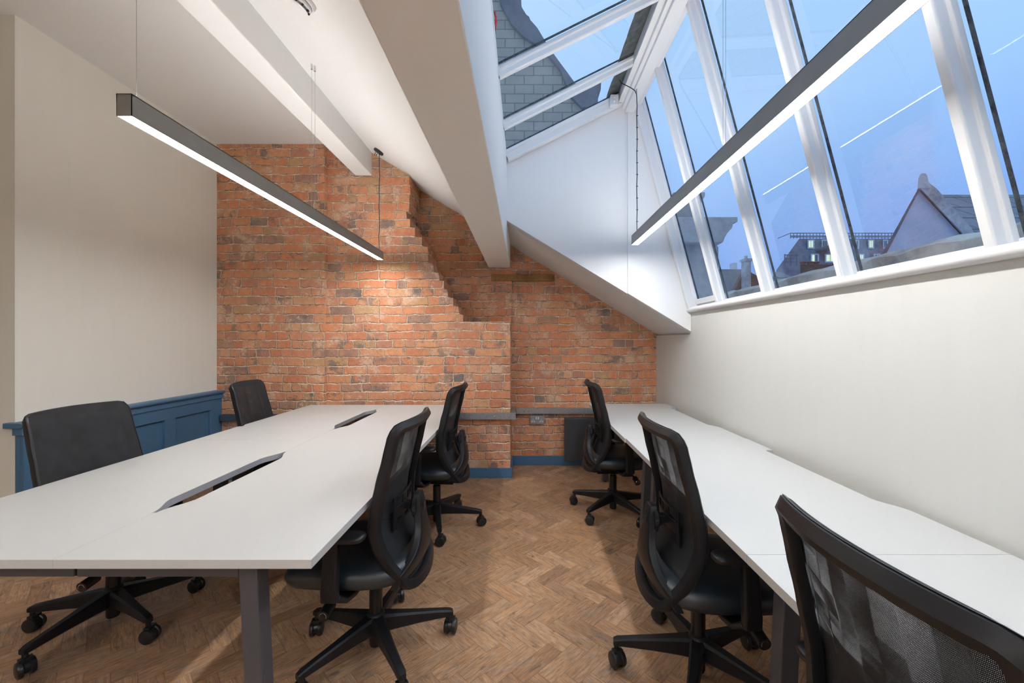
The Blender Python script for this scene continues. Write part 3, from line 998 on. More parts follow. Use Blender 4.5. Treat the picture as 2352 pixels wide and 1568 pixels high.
def inset(loop, w):
    out = []
    for i in range(NL):
        a = loop[(i - 2) % NL]; b2 = loop[(i + 2) % NL]; p = loop[i]
        tx, tz = b2[0] - a[0], b2[1] - a[1]
        l_ = math.hypot(tx, tz) or 1
        nx, nz = -tz / l_, tx / l_
        ww = w(p) if callable(w) else w
        out.append((p[0] + nx * ww, p[1] + nz * ww))
    return out
inner = inset(loop, lambda p: .034 + .002 * max(0, min(1, (.62 - p[1]) / .2)) + .010 * max(0, min(1, (p[1] - .99) / .03)))

def make_chair():
    c = empty('office_chair', (0, 0, 0))
    # ---- star base
    mb = MB()
    mb.lathe([(.001, .080), (.036, .080), (.040, .090), (.040, .150), (.034, .168), (.028, .172), (.001, .172)], n=28)
    for k in range(5):
        a = 2 * PI * k / 5
        ca, sa = math.cos(a), math.sin(a)
        side = (-sa, ca, 0)
        def pt(r, z): return (r * ca, r * sa, z)
        mb.sweep([pt(.02, .122), pt(.08, .119), pt(.18, .112), pt(.27, .105), pt(.318, .101), pt(.333, .098)],
                 [(side, .030, (0, 0, 1), .040), (side, .025, (0, 0, 1), .034), (side, .0195, (0, 0, 1), .025), (side, .0165, (0, 0, 1), .019), (side, .0165, (0, 0, 1), .0145), (side, .013, (0, 0, 1), .011)])
    base = mb.build('star_base', M['black'], c, smooth=40)
    for k in range(5):
        a = 2 * PI * k / 5
        px, py = .321 * math.cos(a), .321 * math.sin(a)
        ca2 = a + (0.5, 2.1, -1.2, 3.0, 1.2)[k]
        mt = Matrix.Translation((px, py, 0)) @ Matrix.Rotation(ca2, 4, 'Z')
        mb = MB()
        def L_(prof, cx, cy, cz):
            t_ = MB().lathe(prof, (cx, cy, cz), 22, 'y'); return t_
        for s_ in (-1, 1):
            w = MB().lathe([(.001, s_ * .0275), (.024, s_ * .0275), (.030, s_ * .0255), (.0325, s_ * .021), (.0325, s_ * .011), (.029, s_ * .008), (.001, s_ * .008)], (.008, 0, .0325), 24, 'y')
            mb.add([mt @ Vector(p) for p in w.v], w.f)
        w = MB().lathe([(.001, -.008), (.026, -.008), (.026, .008), (.001, .008)], (.008, 0, .036), 20, 'y')
        mb.add([mt @ Vector(p) for p in w.v], w.f)
        w = MB().box(-.004, .020, -.020, .020, .058, .072)
        mb.add([mt @ Vector(p) for p in w.v], w.f)
        w = MB().cyl((0, 0, .055), (0, 0, .092), .010, 14)
        mb.add([mt @ Vector(p) for p in w.v], w.f)
        mb.build('castor', M['rubber'], base, smooth=40)
    # ---- gas lift
    MB().lathe([(.001, .026), (.024, .026), (.027, .034), (.027, .10), (.0275, .172), (.0275, .285), (.022, .290), (.016, .291), (.016, .335), (.001, .335)], n=28).build('gas_lift', M['dark_metal'], c, smooth=40)
    # ---- mechanism
    mb = MB()
    r0 = [(-.13, -.055, .312), (.11, -.055, .312), (.11, .055, .312), (-.13, .055, .312)]
    r1 = [(-.16, -.085, .352), (.15, -.085, .352), (.15, .085, .352), (-.16, .085, .352)]
    r2 = [(-.16, -.085, .388), (.15, -.085, .388), (.15, .085, .388), (-.16, .085, .388)]
    mb.loft([r0, r1, r2])
    mb.sweep([(-.11, 0, .345), (-.16, 0, .342), (-.190, 0, .348), (-.208, 0, .366)],
             [((0, 1, 0), .060, (0, 0, 1), .020), ((0, 1, 0), .058, (0, 0, 1), .020), ((0, 1, 0), .052, (.4, 0, 1), .018), ((0, 1, 0), .046, (1, 0, .4), .014)])
    for s_ in (-1, 1):       # arm brackets
        mb.sweep([(.045, s_ * .07, .360), (.045, s_ * .18, .356), (.050, s_ * .235, .362), (.055, s_ * .285, .400)],
                 [((1, 0, 0), .045, (0, 0, 1), .012), ((1, 0, 0), .040, (0, 0, 1), .012), ((1, 0, 0), .036, (0, 0, 1), .012), ((1, 0, 0), .033, (0, s_ * -1, 1), .012)])
    mech = mb.build('mechanism', M['black'], c, bevel=.004, smooth=40)
    for s_, kx in ((-1, .12), (1, .10)):
        mb = MB()
        mb.cyl((kx - .02, s_ * .07, .345), (kx, s_ * .20, .322), .007, 12)
        mb.cyl((kx, s_ * .195, .322), (kx, s_ * .255, .312), .0215, 22)
        mb.build('lever_knob', M['rubber'], mech, smooth=40)
        w = MB()
        ring = [(kx + .013 * math.cos(q * .45), s_ * .2565, .312 + .013 * math.sin(q * .45)) for q in range(0, 9)]
        w.tube(ring, .0009, 6)
        w.build('lever_mark', M['chrome'], mech)
    # ---- seat
    def ring(z, sx0, sx1, sy, p=3.2, n=56, dz=None):
        out = []
        cx = (sx1 + sx0) / 2; rx = (sx1 - sx0) / 2
        for k in range(n):
            a = 2 * PI * k / n
            cc, ss = math.cos(a), math.sin(a)
            x = cx + rx * math.copysign(abs(cc) ** (2 / p), cc)
            y = sy * math.copysign(abs(ss) ** (2 / p), ss)
            zz = z
            if dz: zz = z + dz(x, y)
            out.append((x, y, zz))
        return out
    def wf(x, y):   # waterfall front, slight dish
        return -.024 * max(0, (x - .14) / .15) ** 2 - .0 * abs(y)
    def wfb(x, y):
        return -.010 * max(0, (x - .12) / .16) ** 2
    mb = MB()
    R = [ring(.395, -.185, .300, .222, dz=wfb), ring(.401, -.203, .322, .240, dz=wfb), ring(.420, -.210, .330, .248, dz=wfb), ring(.442, -.208, .328, .246, dz=wf),
         ring(.459, -.200, .318, .238, dz=wf), ring(.470, -.180, .292, .218, dz=wf), ring(.476, -.14, .22, .175, dz=wf), ring(.474, -.07, .14, .10, dz=wf), ring(.472, -.01, .06, .03)]
    mb.loft(R)
    seat = mb.build('seat', M['black_soft'], c, smooth=60)
    mb = MB().loft([ring(.384, -.15, .23, .18), ring(.388, -.178, .262, .214), ring(.399, -.190, .272, .226, dz=wfb)])
    mb.build('seat_pan', M['black'], c, smooth=50)
    # ---- backrest frame
    T = .030
    rings_ = []
    for i in range(NL):
        (yo, zo), (yi, zi) = loop[i], inner[i]
        def mixp(q): return (yo + (yi - yo) * q, zo + (zi - zo) * q)
        qq = max(0, min(1, (zo - .985) / .035))
        a1 = mixp(0); a2 = mixp(.10 + .42 * qq); a3 = mixp(.92 + .06 * qq); a4 = mixp(1.0)
        rings_.append([(-bsurf(*a1), *a1), (-bsurf(*a1) - T * (.62 - .42 * qq), *a1), (-bsurf(*a2) - T, *a2), (-bsurf(*a3) - T * .86, *a3), (-bsurf(*a4) - T * .70, *a4), (-bsurf(*a4), *a4)])
    fr = MB().loft(rings_, closed=True).build('back_frame', M['black'], c, smooth=38)
    # fabric skin wrapped over the front of the frame
    N2 = 14
    def skin(off, k0=0.0):
        G = []
        for i in range(0, len(hp)):
            y, z = hp[i]
            row = []
            for j in range(N2 + 1):
                q = -1 + 2 * j / N2
                yy = y * q
                row.append((yy, z, 0))
            G.append(row)
        return G
    A = []; B = []
    zs = [(y, z) for y, z in hp]
    # rows by height so the skin follows the outline
    rows = [(max(y, .004), z) for y, z in hp if z > .352]
    for (y, z) in rows:
        ra = []; rb_ = []
        for j in range(N2 + 1):
            q = math.sin((-1 + 2 * j / N2) * PI / 2)
            yy = y * .996 * q
            bb = bsurf(yy, z)
            puff = .009 * min(1, max(0, (1 - abs(q)) * 8)) * min(1, (1.050 - z) / .02)
            ra.append((-(bb - .003 - puff * .8), yy, z))
            rb_.append((-(bb - puff * .8), yy, z))
        A.append(ra); B.append(rb_)
    MB().shell(A, B).build('back_mesh', M['mesh'], c, smooth=60)
    # piping round the front edge of the skin
    pts = [(-bsurf(y, z) + .004, y * .992, z - (.002 if z > .9 else 0)) for y, z in loop]
    rings_ = []
    for i in range(NL):
        (yo, zo) = loop[i]; b0 = bsurf(yo, zo)
        (yi, zi) = (yo + (inner[i][0] - yo) * .10, zo + (inner[i][1] - zo) * .10)
        b1 = bsurf(yi, zi)
        rings_.append([(-b0 - .001, yo * 1.012, zo + (.002 if zo > .9 else 0)), (-b0 + .004, yo * 1.0, zo), (-b1 + .006, yi, zi), (-b1 - .001, yi, zi)])
    MB().loft(rings_, closed=True).build('back_border', M['rubber'], c, smooth=60)
    # ---- spine: stem flaring into two arms that meet the frame
    cols = [(0, .425, .694), (.015, .425, .694), (.025, .4245, .692), (.031, .424, .684), (.035, .4235, .655), (.040, .423, .620), (.047, .422, .588),
            (.057, .420, .557), (.072, .417, .528), (.095, .411, .500), (.125, .403, .476), (.160, .392, .454), (.200, .380, .436)]
    cols = [(-y, a, b2) for y, a, b2 in reversed(cols[1:])] + cols
    def bsp(y, z):
        v = lerp_tab([(.36, .196), (.42, .220), (.48, .228), (.54, .223), (.60, .213), (.70, .203)], z)
        return v - .040 * min(1.1, (abs(y) / .195) ** 2)
    A = []; B = []
    NR = 9
    for (y, zl, zh) in cols:
        ra = []; rb_ = []
        for j in range(NR + 1):
            z = zl + (zh - zl) * j / NR
            e_ = min(1, (zh - z) / .012, (z - zl) / .012)
            ra.append((-(bsp(y, z) - .030), y, z)); rb_.append((-(bsp(y, z) - .004 + .004 * e_), y, z))
        A.append(ra); B.append(rb_)
    MB().shell(A, B).build('spine', M['black'], c, bevel=.003, smooth=40)
    # ---- lumbar support plate with slots and adjusting wheel
    mb = MB()
    def plate(y0, y1, z0, z1, t0=.0, t1=.006, n=8):
        A = []; B = []
        for i in range(n + 1):
            y = y0 + (y1 - y0) * i / n
            q = -.014 * (y / .11) ** 2
            A.append([(-(.128 + q + t0), y, z0), (-(.130 + q + t0), y, z1)])
            B.append([(-(.128 + q + t1), y, z0), (-(.130 + q + t1), y, z1)])
        mb.shell(A, B)
    plate(-.114, .114, .612, .658)
    for s_ in (-1, 1):
        plate(s_ * .094, s_ * .114, .570, .700, n=2)
        plate(s_ * .030, s_ * .036, .655, .695, n=1)
    plate(-.114, .114, .692, .702)
    for s_ in (-1, 1):
        plate(s_ * .055, s_ * .103, .579, .606, .002, .005, n=3)
    lum = mb.build('lumbar_support', M['black'], c, smooth=40)
    mb = MB().box(-.215, -.130, -.018, .018, .622, .650)
    mb.build('lumbar_bracket', M['black'], lum, bevel=.003)
    mb = MB()
    n = 60
    prof = []
    for k in range(n * 2):
        a = 2 * PI * k / (n * 2); r_ = .0520 if k % 2 else .0508
        prof.append((r_ * math.cos(a), r_ * math.sin(a)))
    mb.prism([(p[0], p[1] + .636) for p in prof], 'x', -.188, -.172)
    mb.lathe([(.001, -.162), (.036, -.162), (.044, -.172), (.001, -.172)], (0, 0, .636), 26, 'x')
    mb.build('adjusting_wheel', M['black'], lum, smooth=30)
    # ---- armrests
    for s_ in (-1, 1):
        mb = MB()
        Y = s_ * .290
        mb.sweep([(.056, Y, .392), (.056, Y, .43), (.053, Y, .50), (.048, Y, .60), (.046, Y, .618)],
                 [((1, 0, 0), .030, (0, 1, 0), .016), ((1, 0, 0), .0305, (0, 1, 0), .018), ((1, 0, 0), .029, (0, 1, 0), .017), ((1, 0, 0), .026, (0, 1, 0), .015), ((1, 0, 0), .034, (0, 1, 0), .022)])
        arm = mb.build('armrest', M['black'], c, bevel=.003, smooth=45)
        mb = MB()
        def pr(z, g):
            out = []
            for k in range(28):
                a = 2 * PI * k / 28
                cc, ss = math.cos(a), math.sin(a)
                out.append((.045 + (.120 - g) * math.copysign(abs(cc) ** (2 / 4.5), cc), Y + (.042 - g) * math.copysign(abs(ss) ** (2 / 3.5), ss), z))
            return out
        mb.loft([pr(.616, .010), pr(.619, .003), pr(.628, 0), pr(.636, .003), pr(.640, .012)])
        mb.build('arm_pad', M['rubber'], arm, smooth=60)
    return c


proto = make_chair()
chairs = [
    # x, y, facing rot, star rot, z shift of upper part, label
    (-.645, 1.80, 180 - 2, 90, 0, 'black mesh office chair nearest the camera on the aisle side of the middle desks'),
    (-.640, 3.03, 180 - 4, -3, 0, 'black mesh office chair on the aisle side of the middle desks, farther from the camera'),
    (.700, 3.26, 1, 153, .012, 'black mesh office chair at the far wall desk, in front of the charcoal heater'),
    (.698, 1.66, 0, 98, 0, 'black mesh office chair at the middle wall desk, its five-star base fully in view'),
    (.705, .655, 0, 60, 0, 'large black mesh chair back cut off by the bottom right corner'),
    (-1.972, 1.985, 0, -25, 0, 'black mesh office chair at the far left, in front of the blue panelling'),
    (-1.985, 3.22, 8, 20, 0, 'small black chair back rising behind the desk in front of the brick pier'),
]
for i, (x, y, rot, star, dzz, lab) in enumerate(chairs):
    c = proto if i == 0 else copy_tree(proto)
    c.location = (x, y, 0)
    c.rotation_euler = (0, 0, math.radians(rot))
    tag(c, lab, 'chair', 'black mesh office chairs')
    for ch in [q for q in bpy.data.objects if q.parent == c]:
        if ch.name.startswith('star_base'):
            ch.rotation_euler = (0, 0, math.radians(star - rot))


# ================================================================== pendant lights
def pendant(x, y0, y1, label, wires, led='led'):
    L = y1 - y0
    z0 = 2.100; H = .075; W = .052
    p = empty('pendant_light', (x, y0, z0), 0, label, 'pendant light', 'long grey LED pendant lights')
    mb = MB()
    w = W / 2
    mb.box(-w, w, 0, L, H - .003, H)
    mb.box(-w, -w + .002, 0, L, 0, H); mb.box(w - .002, w, 0, L, 0, H)
    mb.box(-w, w, 0, .002, 0, H); mb.box(-w, w, L - .002, L, 0, H)
    mb.build('housing', M['lamp_body'], p)
    MB().box(-w + .0025, w - .0025, .003, L - .003, .001, .006).build('diffuser', M[led], p)
    MB().box(-w + .004, w - .004, .004, L - .004, H + .0002, H + .002).build('upper_diffuser', M['led_up'], p)
    for (dx_, yy, zt, r_) in wires:
        MB().cyl((dx_, yy - y0, H), (dx_, yy - y0, zt - z0), r_, 8).build('suspension_wire', M['wire'], p, smooth=60)
        MB().cyl((dx_, yy - y0, zt - z0 - .035), (dx_, yy - y0, zt - z0 + .004), .006, 12).build('wire_grip', M['chrome'], p, smooth=60)
    return p
PX = -1.345
rl = roof(PX)
pl = pendant(PX, 1.39, 3.87, 'long grey linear pendant light with lit diffuser above the middle desks',
        [(0, 1.435, rl, .0011), (-.006, 2.63, rl + .004, .0009), (.014, 2.63, rl - .008, .0009)])
# rose + flex of the left light
yr = 3.82
mb = MB()
mt = Matrix.Translation((0.005, yr - 1.39, rl - 2.1 - .004)) @ Matrix.Rotation(math.atan(SL), 4, 'Y')
w = MB().lathe([(.001, 0.002), (.044, 0.002), (.046, -.004), (.046, -.016), (.040, -.020), (.001, -.020)], n=30)
mb.add([mt @ Vector(q) for q in w.v], w.f)
mb.build('ceiling_rose', M['cable'], pl, smooth=40)
mb = MB().tube([(-.028, yr - 1.392, rl - 2.1 - .018), (-.036, yr - 1.392, rl - 2.1 - .042), (-.022, yr - 1.392, rl - 2.1 - .047), (-.012, yr - 1.392, rl - 2.1 - .032)], .003, 8)
mb.build('strain_hook', M['cable'], pl, smooth=60)
random.seed(11)
pts = [(.006 + (random.uniform(-.006, .006) if 0 < i < 13 else 0), yr - 1.39, rl - 2.1 - .02 + (.075 - (rl - 2.1 - .02)) * i / 13) for i in range(14)]
MB().tube(pts, .0034, 8).build('power_flex', M['cable'], pl, smooth=60)

PR = .874
pr_ = pendant(PR, .79, 3.27, 'long grey linear pendant light with lit diffuser in front of the sloping windows',
        [(-.004, 1.81, 3.40, .0011), (.008, 1.81, 3.40, .0011), (.0, 3.21, 3.30, .0011)])
pts = [(.742, 3.225, 3.378), (.757, 3.225, 3.352), (.800, 3.22, 3.328), (.838, 3.213, 3.302), (.860, 3.207, 3.280), (PR - .003, 3.205, 3.25)]
for i in range(1, 13):
    pts.append((PR + .0015 * math.sin(i * 2.1), 3.205 + .002 * math.sin(i), 3.25 + (2.176 - 3.25) * i / 12))
pts = [(a - PR, b2 - .79, c2 - 2.1) for a, b2, c2 in pts]
MB().tube(pts, .0034, 8).build('power_flex', M['cable'], pr_, smooth=60)
for i in range(2, 12, 1):
    z = 3.27 + (2.176 - 3.27) * i / 12
    MB().box(-.006, .008, 3.201 - .79, 3.209 - .79, z - 2.1 - .0018, z - 2.1 + .0018).build('cable_tie', M['cable'], pr_)
# two added pendants, unseen behind the camera, run brighter as fill light
pendant(-1.345, -2.4, .08, 'added pendant for fill light, unseen behind the camera on the left', [(0, -1.8, rl, .001), (0, .0, rl, .001)], 'led_fill')
pendant(.874, -2.5, -.02, 'added pendant for fill light, unseen behind the camera on the right', [(0, -1.0, 3.3, .001), (0, -.1, 3.3, .001)], 'led_fill')

# junction box on the ridge
jb = empty('junction_box', (.750, 3.45, 3.300), 0, 'small white junction box with two round screw heads under the skylight ridge', 'junction box')
MB().box(-.034, .034, -.02, .03, 0, .088).build('box_body', M['white_plastic'], jb, bevel=.005)
for zz in (.030, .065):
    MB().lathe([(.001, -.028), (.007, -.027), (.009, -.0195)], (0, 0, zz), 14, 'y').build('screw_cap', M['white_plastic'], jb, smooth=60)
mb = MB().tube([(-.147, 2.33, 3.31), (-.140, 2.34, 3.27), (-.144, 2.345, 3.23)], .003, 6)
mb.tube([(-.147, 2.35, 3.30), (-.137, 2.35, 3.26), (-.143, 2.36, 3.22)], .002, 6)
mb = MB().tube([(-.146, 2.02, 2.95), (-.138, 2.03, 2.93), (-.142, 2.035, 2.90)], .004, 6)
mb.tube([(-.146, 2.04, 2.955), (-.136, 2.045, 2.925), (-.143, 2.05, 2.885)], .003, 6)
tag(mb.build('tape_scrap', M['red'], smooth=60), 'red scrap of tape at the top of the big white beam beside the skylight', 'tape')

# ================================================================== outside
M['glazed'] = mat_blocks('grey_glazed_blocks', (0.50, 0.44, 0.33), (0.40, 0.355, 0.27), (0.20, 0.18, 0.15), .30, .145, .55, mortar=.008)
M['slate'] = mat_blocks('slate_roof', (0.26, 0.27, 0.33), (0.18, 0.19, 0.24), (0.03, 0.03, 0.04), .62, .42, .5, mortar=.015)
M['slate_small'] = mat_stone('dark_slate', (0.26, 0.27, 0.32), (0.14, 0.15, 0.19), 2.0)
M['coping'] = mat_stone('weathered_stone', (0.62, 0.60, 0.57), (0.24, 0.24, 0.24), 2.2)
M['verge'] = mat_stone('dark_verge_slate', (0.18, 0.185, 0.21), (0.11, 0.115, 0.135), 4)
M['render'] = mat_stone('grey_render', (0.62, 0.64, 0.68), (0.50, 0.53, 0.58), 1.0)
M['pale_stone'] = mat_stone('pale_cornice_stone', (0.55, 0.50, 0.46), (0.26, 0.25, 0.25), 2.5)
M['dark_brick'] = mat_blocks('dark_red_brick', (0.17, 0.075, 0.05), (0.11, 0.05, 0.04), (0.09, 0.08, 0.08), .35, .12)
M['terracotta'] = mat_plain('terracotta', (0.30, 0.09, 0.06), 0.7)
M['lit'] = mat_emit('lit_window', (0.75, 0.95, 0.75), 1.0)
M['unlit'] = mat_plain('window_frame_white', (0.62, 0.66, 0.7), 0.5)
M['win_dark'] = mat_plain('dark_window_glass', (0.12, 0.17, 0.2), 0.15)

# 1 gable wall with slate verge, seen through the left glazing
YG = 6.5; sg = 950 / YG
def gp(px, py, Y=YG): return ((px - 1204) * Y / 950.0, CAMH - (py - 782) * Y / 950.0)
g = empty('gable_wall', (0, YG, 0), 0, 'tall gable wall of pale grey blocks with dark slate verge, seen through the left skylight', 'building')
wallp = [(-3.2, 0), gp(1362, 700, YG), gp(1362, 250), gp(1352, 225), gp(1310, 215), gp(1250, 130), gp(1198, 60), gp(1170, 0), gp(1120, -110)]
wallp = [(-3.2, 0), (1.08, 0), gp(1362, 245), gp(1320, 215), gp(1290, 165), gp(1250, 115), gp(1204, 80), gp(1160, 10), (-.6, 8.2), (-3.2, 8.2)]
MB().prism(wallp, 'y', 0, .5).build('block_wall', M['glazed'], g)
vg = [gp(1372, 250), gp(1335, 252), gp(1310, 226), gp(1287, 167), gp(1248, 119), gp(1200, 89), gp(1174, 60), gp(1150, 15), gp(1118, -110), gp(1170, -110), gp(1197, 0), gp(1198, 24), gp(1209, 42), gp(1215, 46), gp(1218, 54), gp(1229, 66), gp(1234, 72), gp(1263, 120), gp(1322, 200), gp(1350, 193), gp(1370, 190), gp(1379, 193), gp(1378, 212), gp(1371, 216)]
MB().prism(vg, 'y', -.07, .56).build('verge', M['verge'], g)
MB().box(.95, 1.20, -.04, .5, 0, gp(0, 240)[1]).build('quoin_strip', M['verge'], g)

# 2 stone chimney stack with cornice
Yc = 7.0
r = empty('stone_chimney_stack', (0, Yc, 0), 0, 'pale stone chimney stack with moulded cornice, seen behind the first window bars', 'chimney')
def q(px, py, Y=Yc): return ((px - 1204) * Y / 950.0, CAMH - (py - 782) * Y / 950.0)
xa, xb = q(1560, 0)[0], q(1648, 0)[0]
ztop = q(0, 506)[1]
MB().box(xa, xb, 0, 1.4, 0, ztop - .32).build('shaft', M['pale_stone'], r, bevel=.01)
cor = [(xa, ztop - .42), (xb, ztop - .42), (xb + .03, ztop - .34), (xb + .07, ztop - .27), (xb + .15, ztop - .18), (xb + .17, ztop - .10), (xb + .24, ztop - .08), (xb + .24, ztop), (xa - .25, ztop), (xa - .25, ztop - .08), (xa - .15, ztop - .12), (xa - .03, ztop - .34)]
MB().prism(cor, 'y', -.2, 1.6).build('cornice', M['pale_stone'], r, bevel=.01)
x2, x3 = q(1560, 0)[0], q(1618, 0)[0]
zt2 = q(0, 445)[1]
MB().prism([(x2, ztop), (x3 - .05, ztop), (x3 - .02, zt2 - .18), (x3 + .12, zt2 + .05), (x3 + .12, zt2 + .12), (x2, zt2 + .12)], 'y', .25, 1.1).build('upper_stage', M['pale_stone'], r, bevel=.01)
MB().box(xb + .01, xb + .06, .1, .3, 0, ztop - .42).build('downpipe', M['slate_small'], r)

# 3 parapet parallel to the window wall
r = empty('stone_parapet', (2.2, 0, 0), 0, 'weathered stone parapet running outside below the windows', 'wall')
random.seed(5)
A = []; B = []
n = 60
mb = MB()
rings_ = []
for i in range(n + 1):
    y = -1.5 + 7.3 * i / n
    j = random.uniform(-.012, .012)
    rings_.append([(0, y, 0), (0, y, 1.70 + j), (-.05, y, 1.74), (-.05, y, 1.84 + j), (.05 + j, y, 1.885 + j), (.30, y, 1.87 + j), (.34, y, 1.80), (.34, y, 0)])
mb.loft(rings_)
mb.build('coping_stone', M['coping'], r, smooth=40)

# 4 rendered gable house with slate roof
Yh = 9.0
def h(px, py, Y=Yh): return ((px - 1204) * Y / 950.0, CAMH - (py - 782) * Y / 950.0)
r = empty('gable_house', (0, Yh, 0), 0, 'pale grey rendered gable with stone coping and slate roof beyond the parapet', 'building')
MB().prism([h(2030, 585), h(2111, 437), h(2212, 545), (h(2212, 0)[0], 0), (h(2030, 0)[0], 0)], 'y', 0, 2.5).shear(.93).build('gable_wall_face', M['render'], r)
MB().prism([h(2024, 588), h(2106, 440), h(2109, 430), h(2114, 432), h(2034, 586), ], 'y', -.06, 2.0).shear(.93).build('left_coping', M['verge'], r)
MB().prism([h(2109, 431), h(2205, 533), h(2216, 548), h(2240, 548), h(2231, 528), h(2150, 436), h(2134, 424), h(2116, 426)], 'y', -.10, .35).shear(.93).build('right_coping', M['coping'], r)
MB().prism([h(2107, 437), h(2109, 415), h(2113, 406), h(2117, 403), h(2125, 403), h(2129, 407), h(2132, 420), h(2137, 436)], 'y', -.13, .35).shear(.93).build('apex_stone', M['coping'], r, bevel=.01)
# slate slope rising to a ridge behind the coping
p0 = h(2100, 600); p1 = h(2600, 600)
A = [(p0[0], .5, 2.9), (p1[0] + 3, .5, 2.9)]
zr = CAMH - (447 - 782) * (Yh + 3) / 950.0
xr0 = (2140 - 1204) * (Yh + 3) / 950.0
mb = MB()
mb.add([(h(2160, 0)[0], .3, 2.9), (22, .3, 2.9), (22, 3, zr), (xr0, 3, zr), (h(2160, 0)[0], .5, 2.0), (22, .5, 2.0), (22, 3.2, 2.0), (xr0, 3.2, 2.0)],
       [(0, 1, 2, 3), (4, 5, 1, 0), (5, 6, 2, 1), (6, 7, 3, 2), (7, 4, 0, 3), (4, 7, 6, 5)])
mb.build('slate_roof', M['slate'], r)

# 5 mansard building far away
Ym = 30.0
def mp(px, py, Y=Ym): return ((px - 1204) * Y / 950.0, CAMH - (py - 782) * Y / 950.0)
r = empty('mansard_building', (0, Ym, 0), 0, 'distant grey mansard office building with roof railing and lit windows', 'building')
x0, zb = mp(1783, 620); x1, _ = mp(2300, 620)
xt0, zt = mp(1836, 540)
MB().add([(x0, 0, 0), (x1, 0, 0), (x1, 9, 0), (x0, 9, 0), (x0, 0, zb), (x1, 0, zb), (x1, 9, zb), (x0, 9, zb), (xt0, 1.0, zt), (x1, 1.0, zt), (x1, 8, zt), (xt0, 8, zt)],
         [(0, 1, 5, 4), (1, 2, 6, 5), (2, 3, 7, 6), (3, 0, 4, 7), (4, 5, 9, 8), (5, 6, 10, 9), (6, 7, 11, 10), (7, 4, 8, 11), (8, 9, 10, 11), (0, 3, 2, 1)]).shear(.66).build('mansard_body', M['slate_small'], r)
random.seed(2)
for (pa, pb, qa, qb, lit) in [(1857, 1870, 547, 565, 1), (1890, 1903, 547, 565, 0), (1964, 1975, 547, 565, 1), (1999, 2010, 547, 565, 1), (2034, 2043, 547, 565, 0),
                         (1864, 1880, 583, 600, 1), (1897, 1918, 583, 600, 1), (1975, 1985, 583, 600, 1), (2010, 2022, 583, 600, 0)]:
    xa_, za_ = mp(pa, qb); xb_, zb_ = mp(pb, qa)
    yf = -.05 if qa > 570 else .10
    slope = lambda z: max(0, (z - zb) / (zt - zb))
    yf = slope(za_) - .06
    w = MB().box(xa_ - .05, xb_ + .05, yf, slope(zb_) + .1, za_ - .05, zb_ + .05).shear(.66).build('dormer_window', M['unlit'], r)
    MB().box(xa_ + .06, (xa_ + xb_) / 2 - .03, yf - .03, yf + .01, za_ + .05, zb_ - .04).shear(.66).build('pane', M['lit'] if lit else M['win_dark'], w)
    MB().box((xa_ + xb_) / 2 + .03, xb_ - .06, yf - .03, yf + .01, za_ + .05, zb_ - .04).shear(.66).build('pane', M['lit'] if lit and pa % 2 else M['win_dark'], w)
mb = MB()
nR = 60
zr0 = zt; zr1 = mp(0, 527)[1]
for i in range(nR + 1):
    xx = xt0 + (x1 - xt0) * i / nR
    mb.box(xx - .015, xx + .015, .99, 1.02, zr0, zr1)
for zz in (zr1, (zr0 + zr1) / 2, zr0 + .12):
    mb.box(xt0, x1, .98, 1.03, zz - .03, zz + .02)
xlow, zlow = mp(1810, 552)
mb.sweep([(xt0, 1.0, zr1), (xlow, 1.2, zlow + .45)], [((0, 1, 0), .02, (0, 0, 1), .025)] * 2)
mb.shear(.0).build('roof_railing', M['win_dark'], r)
ant = MB().cyl((mp(1964, 0)[0], 3, zr0), (mp(1964, 0)[0], 3, mp(0, 517)[1]), .03, 6)
ant.cyl((mp(1976, 0)[0], 3, zr0), (mp(1976, 0)[0], 3, mp(0, 522)[1]), .03, 6)
ant.build('aerial', M['win_dark'], r)
xa_, za_ = mp(1795, 604)
mb = MB()
for zz in (588, 596, 604):
    mb.box(mp(1795, 0)[0], mp(1822, 0)[0], -.4, -.35, mp(0, zz)[1] - .03, mp(0, zz)[1] + .03)
for px in (1795, 1808, 1822):
    mb.box(mp(px, 0)[0] - .03, mp(px, 0)[0] + .03, -.4, -.35, mp(0, 612)[1], mp(0, 586)[1])
for zz in (566, 560):
    mb.box(mp(1882, 0)[0], mp(1912, 0)[0], -.9, -.85, mp(0, zz)[1] - .03, mp(0, zz)[1] + .03)
mb.box(mp(1886, 0)[0], mp(1914, 0)[0], -.9, .6, mp(0, 573)[1], mp(0, 568)[1])
mb.build('balcony', M['win_dark'], r)

# 6 brick chimney with three pots
Yk = 14.0
def kp(px, py, Y=Yk): return ((px - 1204) * Y / 950.0, CAMH - (py - 782) * Y / 950.0)
r = empty('brick_chimney', (0, Yk, 0), 0, 'low dark brick chimney carrying three terracotta pots in front of the mansard building', 'chimney')
xa_, zt_ = kp(1838, 607); xb_ = kp(1925, 0)[0]
MB().box(xa_, xb_, 0, .8, 0, zt_).shear(.72).build('stack', M['dark_brick'], r)
for px in (1858, 1874, 1889):
    cx = kp(px, 0)[0]
    MB().lathe([(.07, 0), (.085, .05), (.075, .07), (.095, .10), (.10, .14), (.06, .14)], (cx, .3, zt_), 18).build('chimney_pot', M['terracotta'], r, smooth=50)
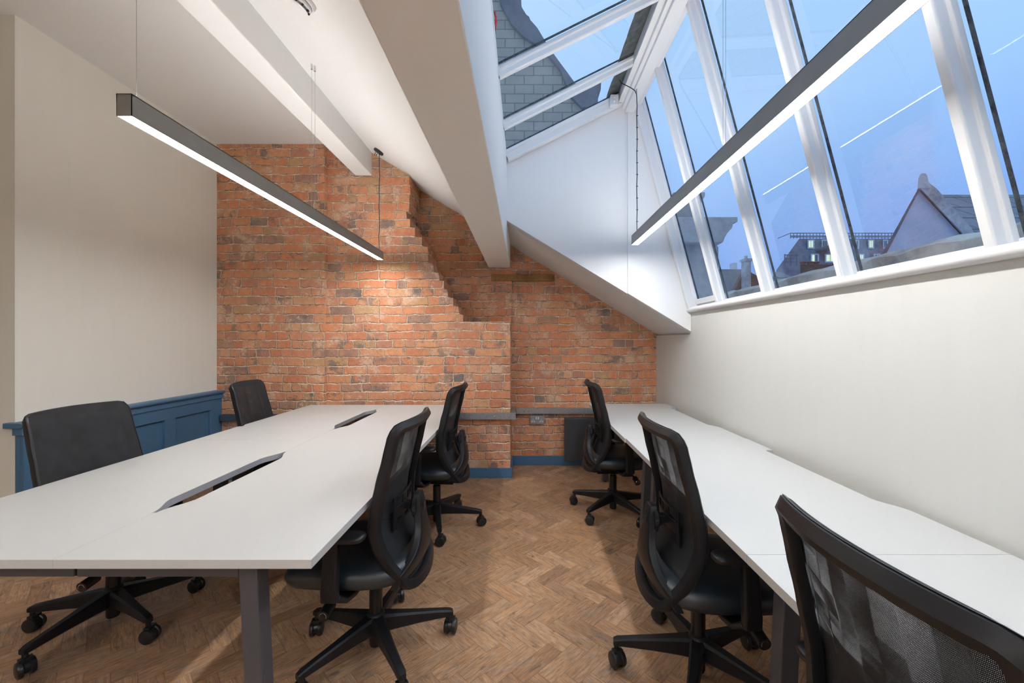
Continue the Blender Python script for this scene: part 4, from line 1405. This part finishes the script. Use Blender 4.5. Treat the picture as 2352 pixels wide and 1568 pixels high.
# 7 slate hip below it
r = empty('slate_hip_roof', (0, 12.5, 0), 0, 'small dark slate hip roof low behind the parapet, left of the three chimney pots', 'roof')
def sp_(px, py): return ((px - 1204) * 12.5 / 950.0, CAMH - (py - 782) * 12.5 / 950.0)
a0 = sp_(1795, 650); a1 = sp_(1826, 612); a2 = sp_(1960, 650); a3 = sp_(1838, 650)
mb = MB().add([(a0[0], 0, a0[1] - .6), (a2[0], 0, a0[1] - .6), (a2[0], 1.2, a0[1] - .6), (a0[0], 1.2, a0[1] - .6), (a1[0], 1.0, a1[1]), (a1[0] + .2, 1.0, a1[1])],
              [(0, 1, 5, 4), (1, 2, 5), (2, 3, 4, 5), (3, 0, 4), (0, 3, 2, 1)])
mb.build('slate_slope', M['slate'], r)
# 8 far roofs on the left
Yf = 16.0
def fp(px, py, Y=Yf): return ((px - 1204) * Y / 950.0, CAMH - (py - 782) * Y / 950.0)
r = empty('terrace_roof', (0, Yf, 0), 0, 'dark terrace roof with a pointed gable and small chimney between the second and third window bars', 'building')
MB().prism([fp(1655, 700), fp(1655, 622), fp(1668, 612), fp(1740, 612), fp(1760, 640), fp(1760, 700)], 'y', .6, 3).build('roof_block', M['slate_small'], r)
MB().prism([fp(1690, 680), fp(1719, 622), fp(1752, 640), fp(1765, 655), fp(1765, 700), fp(1690, 700)], 'y', 0, .6).build('pointed_gable', M['dark_brick'], r)
cxa, cxb = fp(1699, 0)[0], fp(1712, 0)[0]
mb = MB().box(cxa, cxb, -.4, -.1, 0, fp(0, 604)[1])
mb.box(cxa - .04, cxb + .04, -.44, -.06, fp(0, 604)[1], fp(0, 598)[1])
mb.lathe([(.06, 0), (.05, .06), (.07, .10), (.05, .13)], ((cxa + cxb) / 2, -.25, fp(0, 598)[1]), 14)
mb.build('chimney_stack', M['coping'], r, bevel=.01)
mb = MB().box(fp(1714, 0)[0], fp(1724, 0)[0], 1, 1.3, fp(0, 612)[1], fp(0, 592)[1])
mb.build('white_flue', M['unlit'], r)
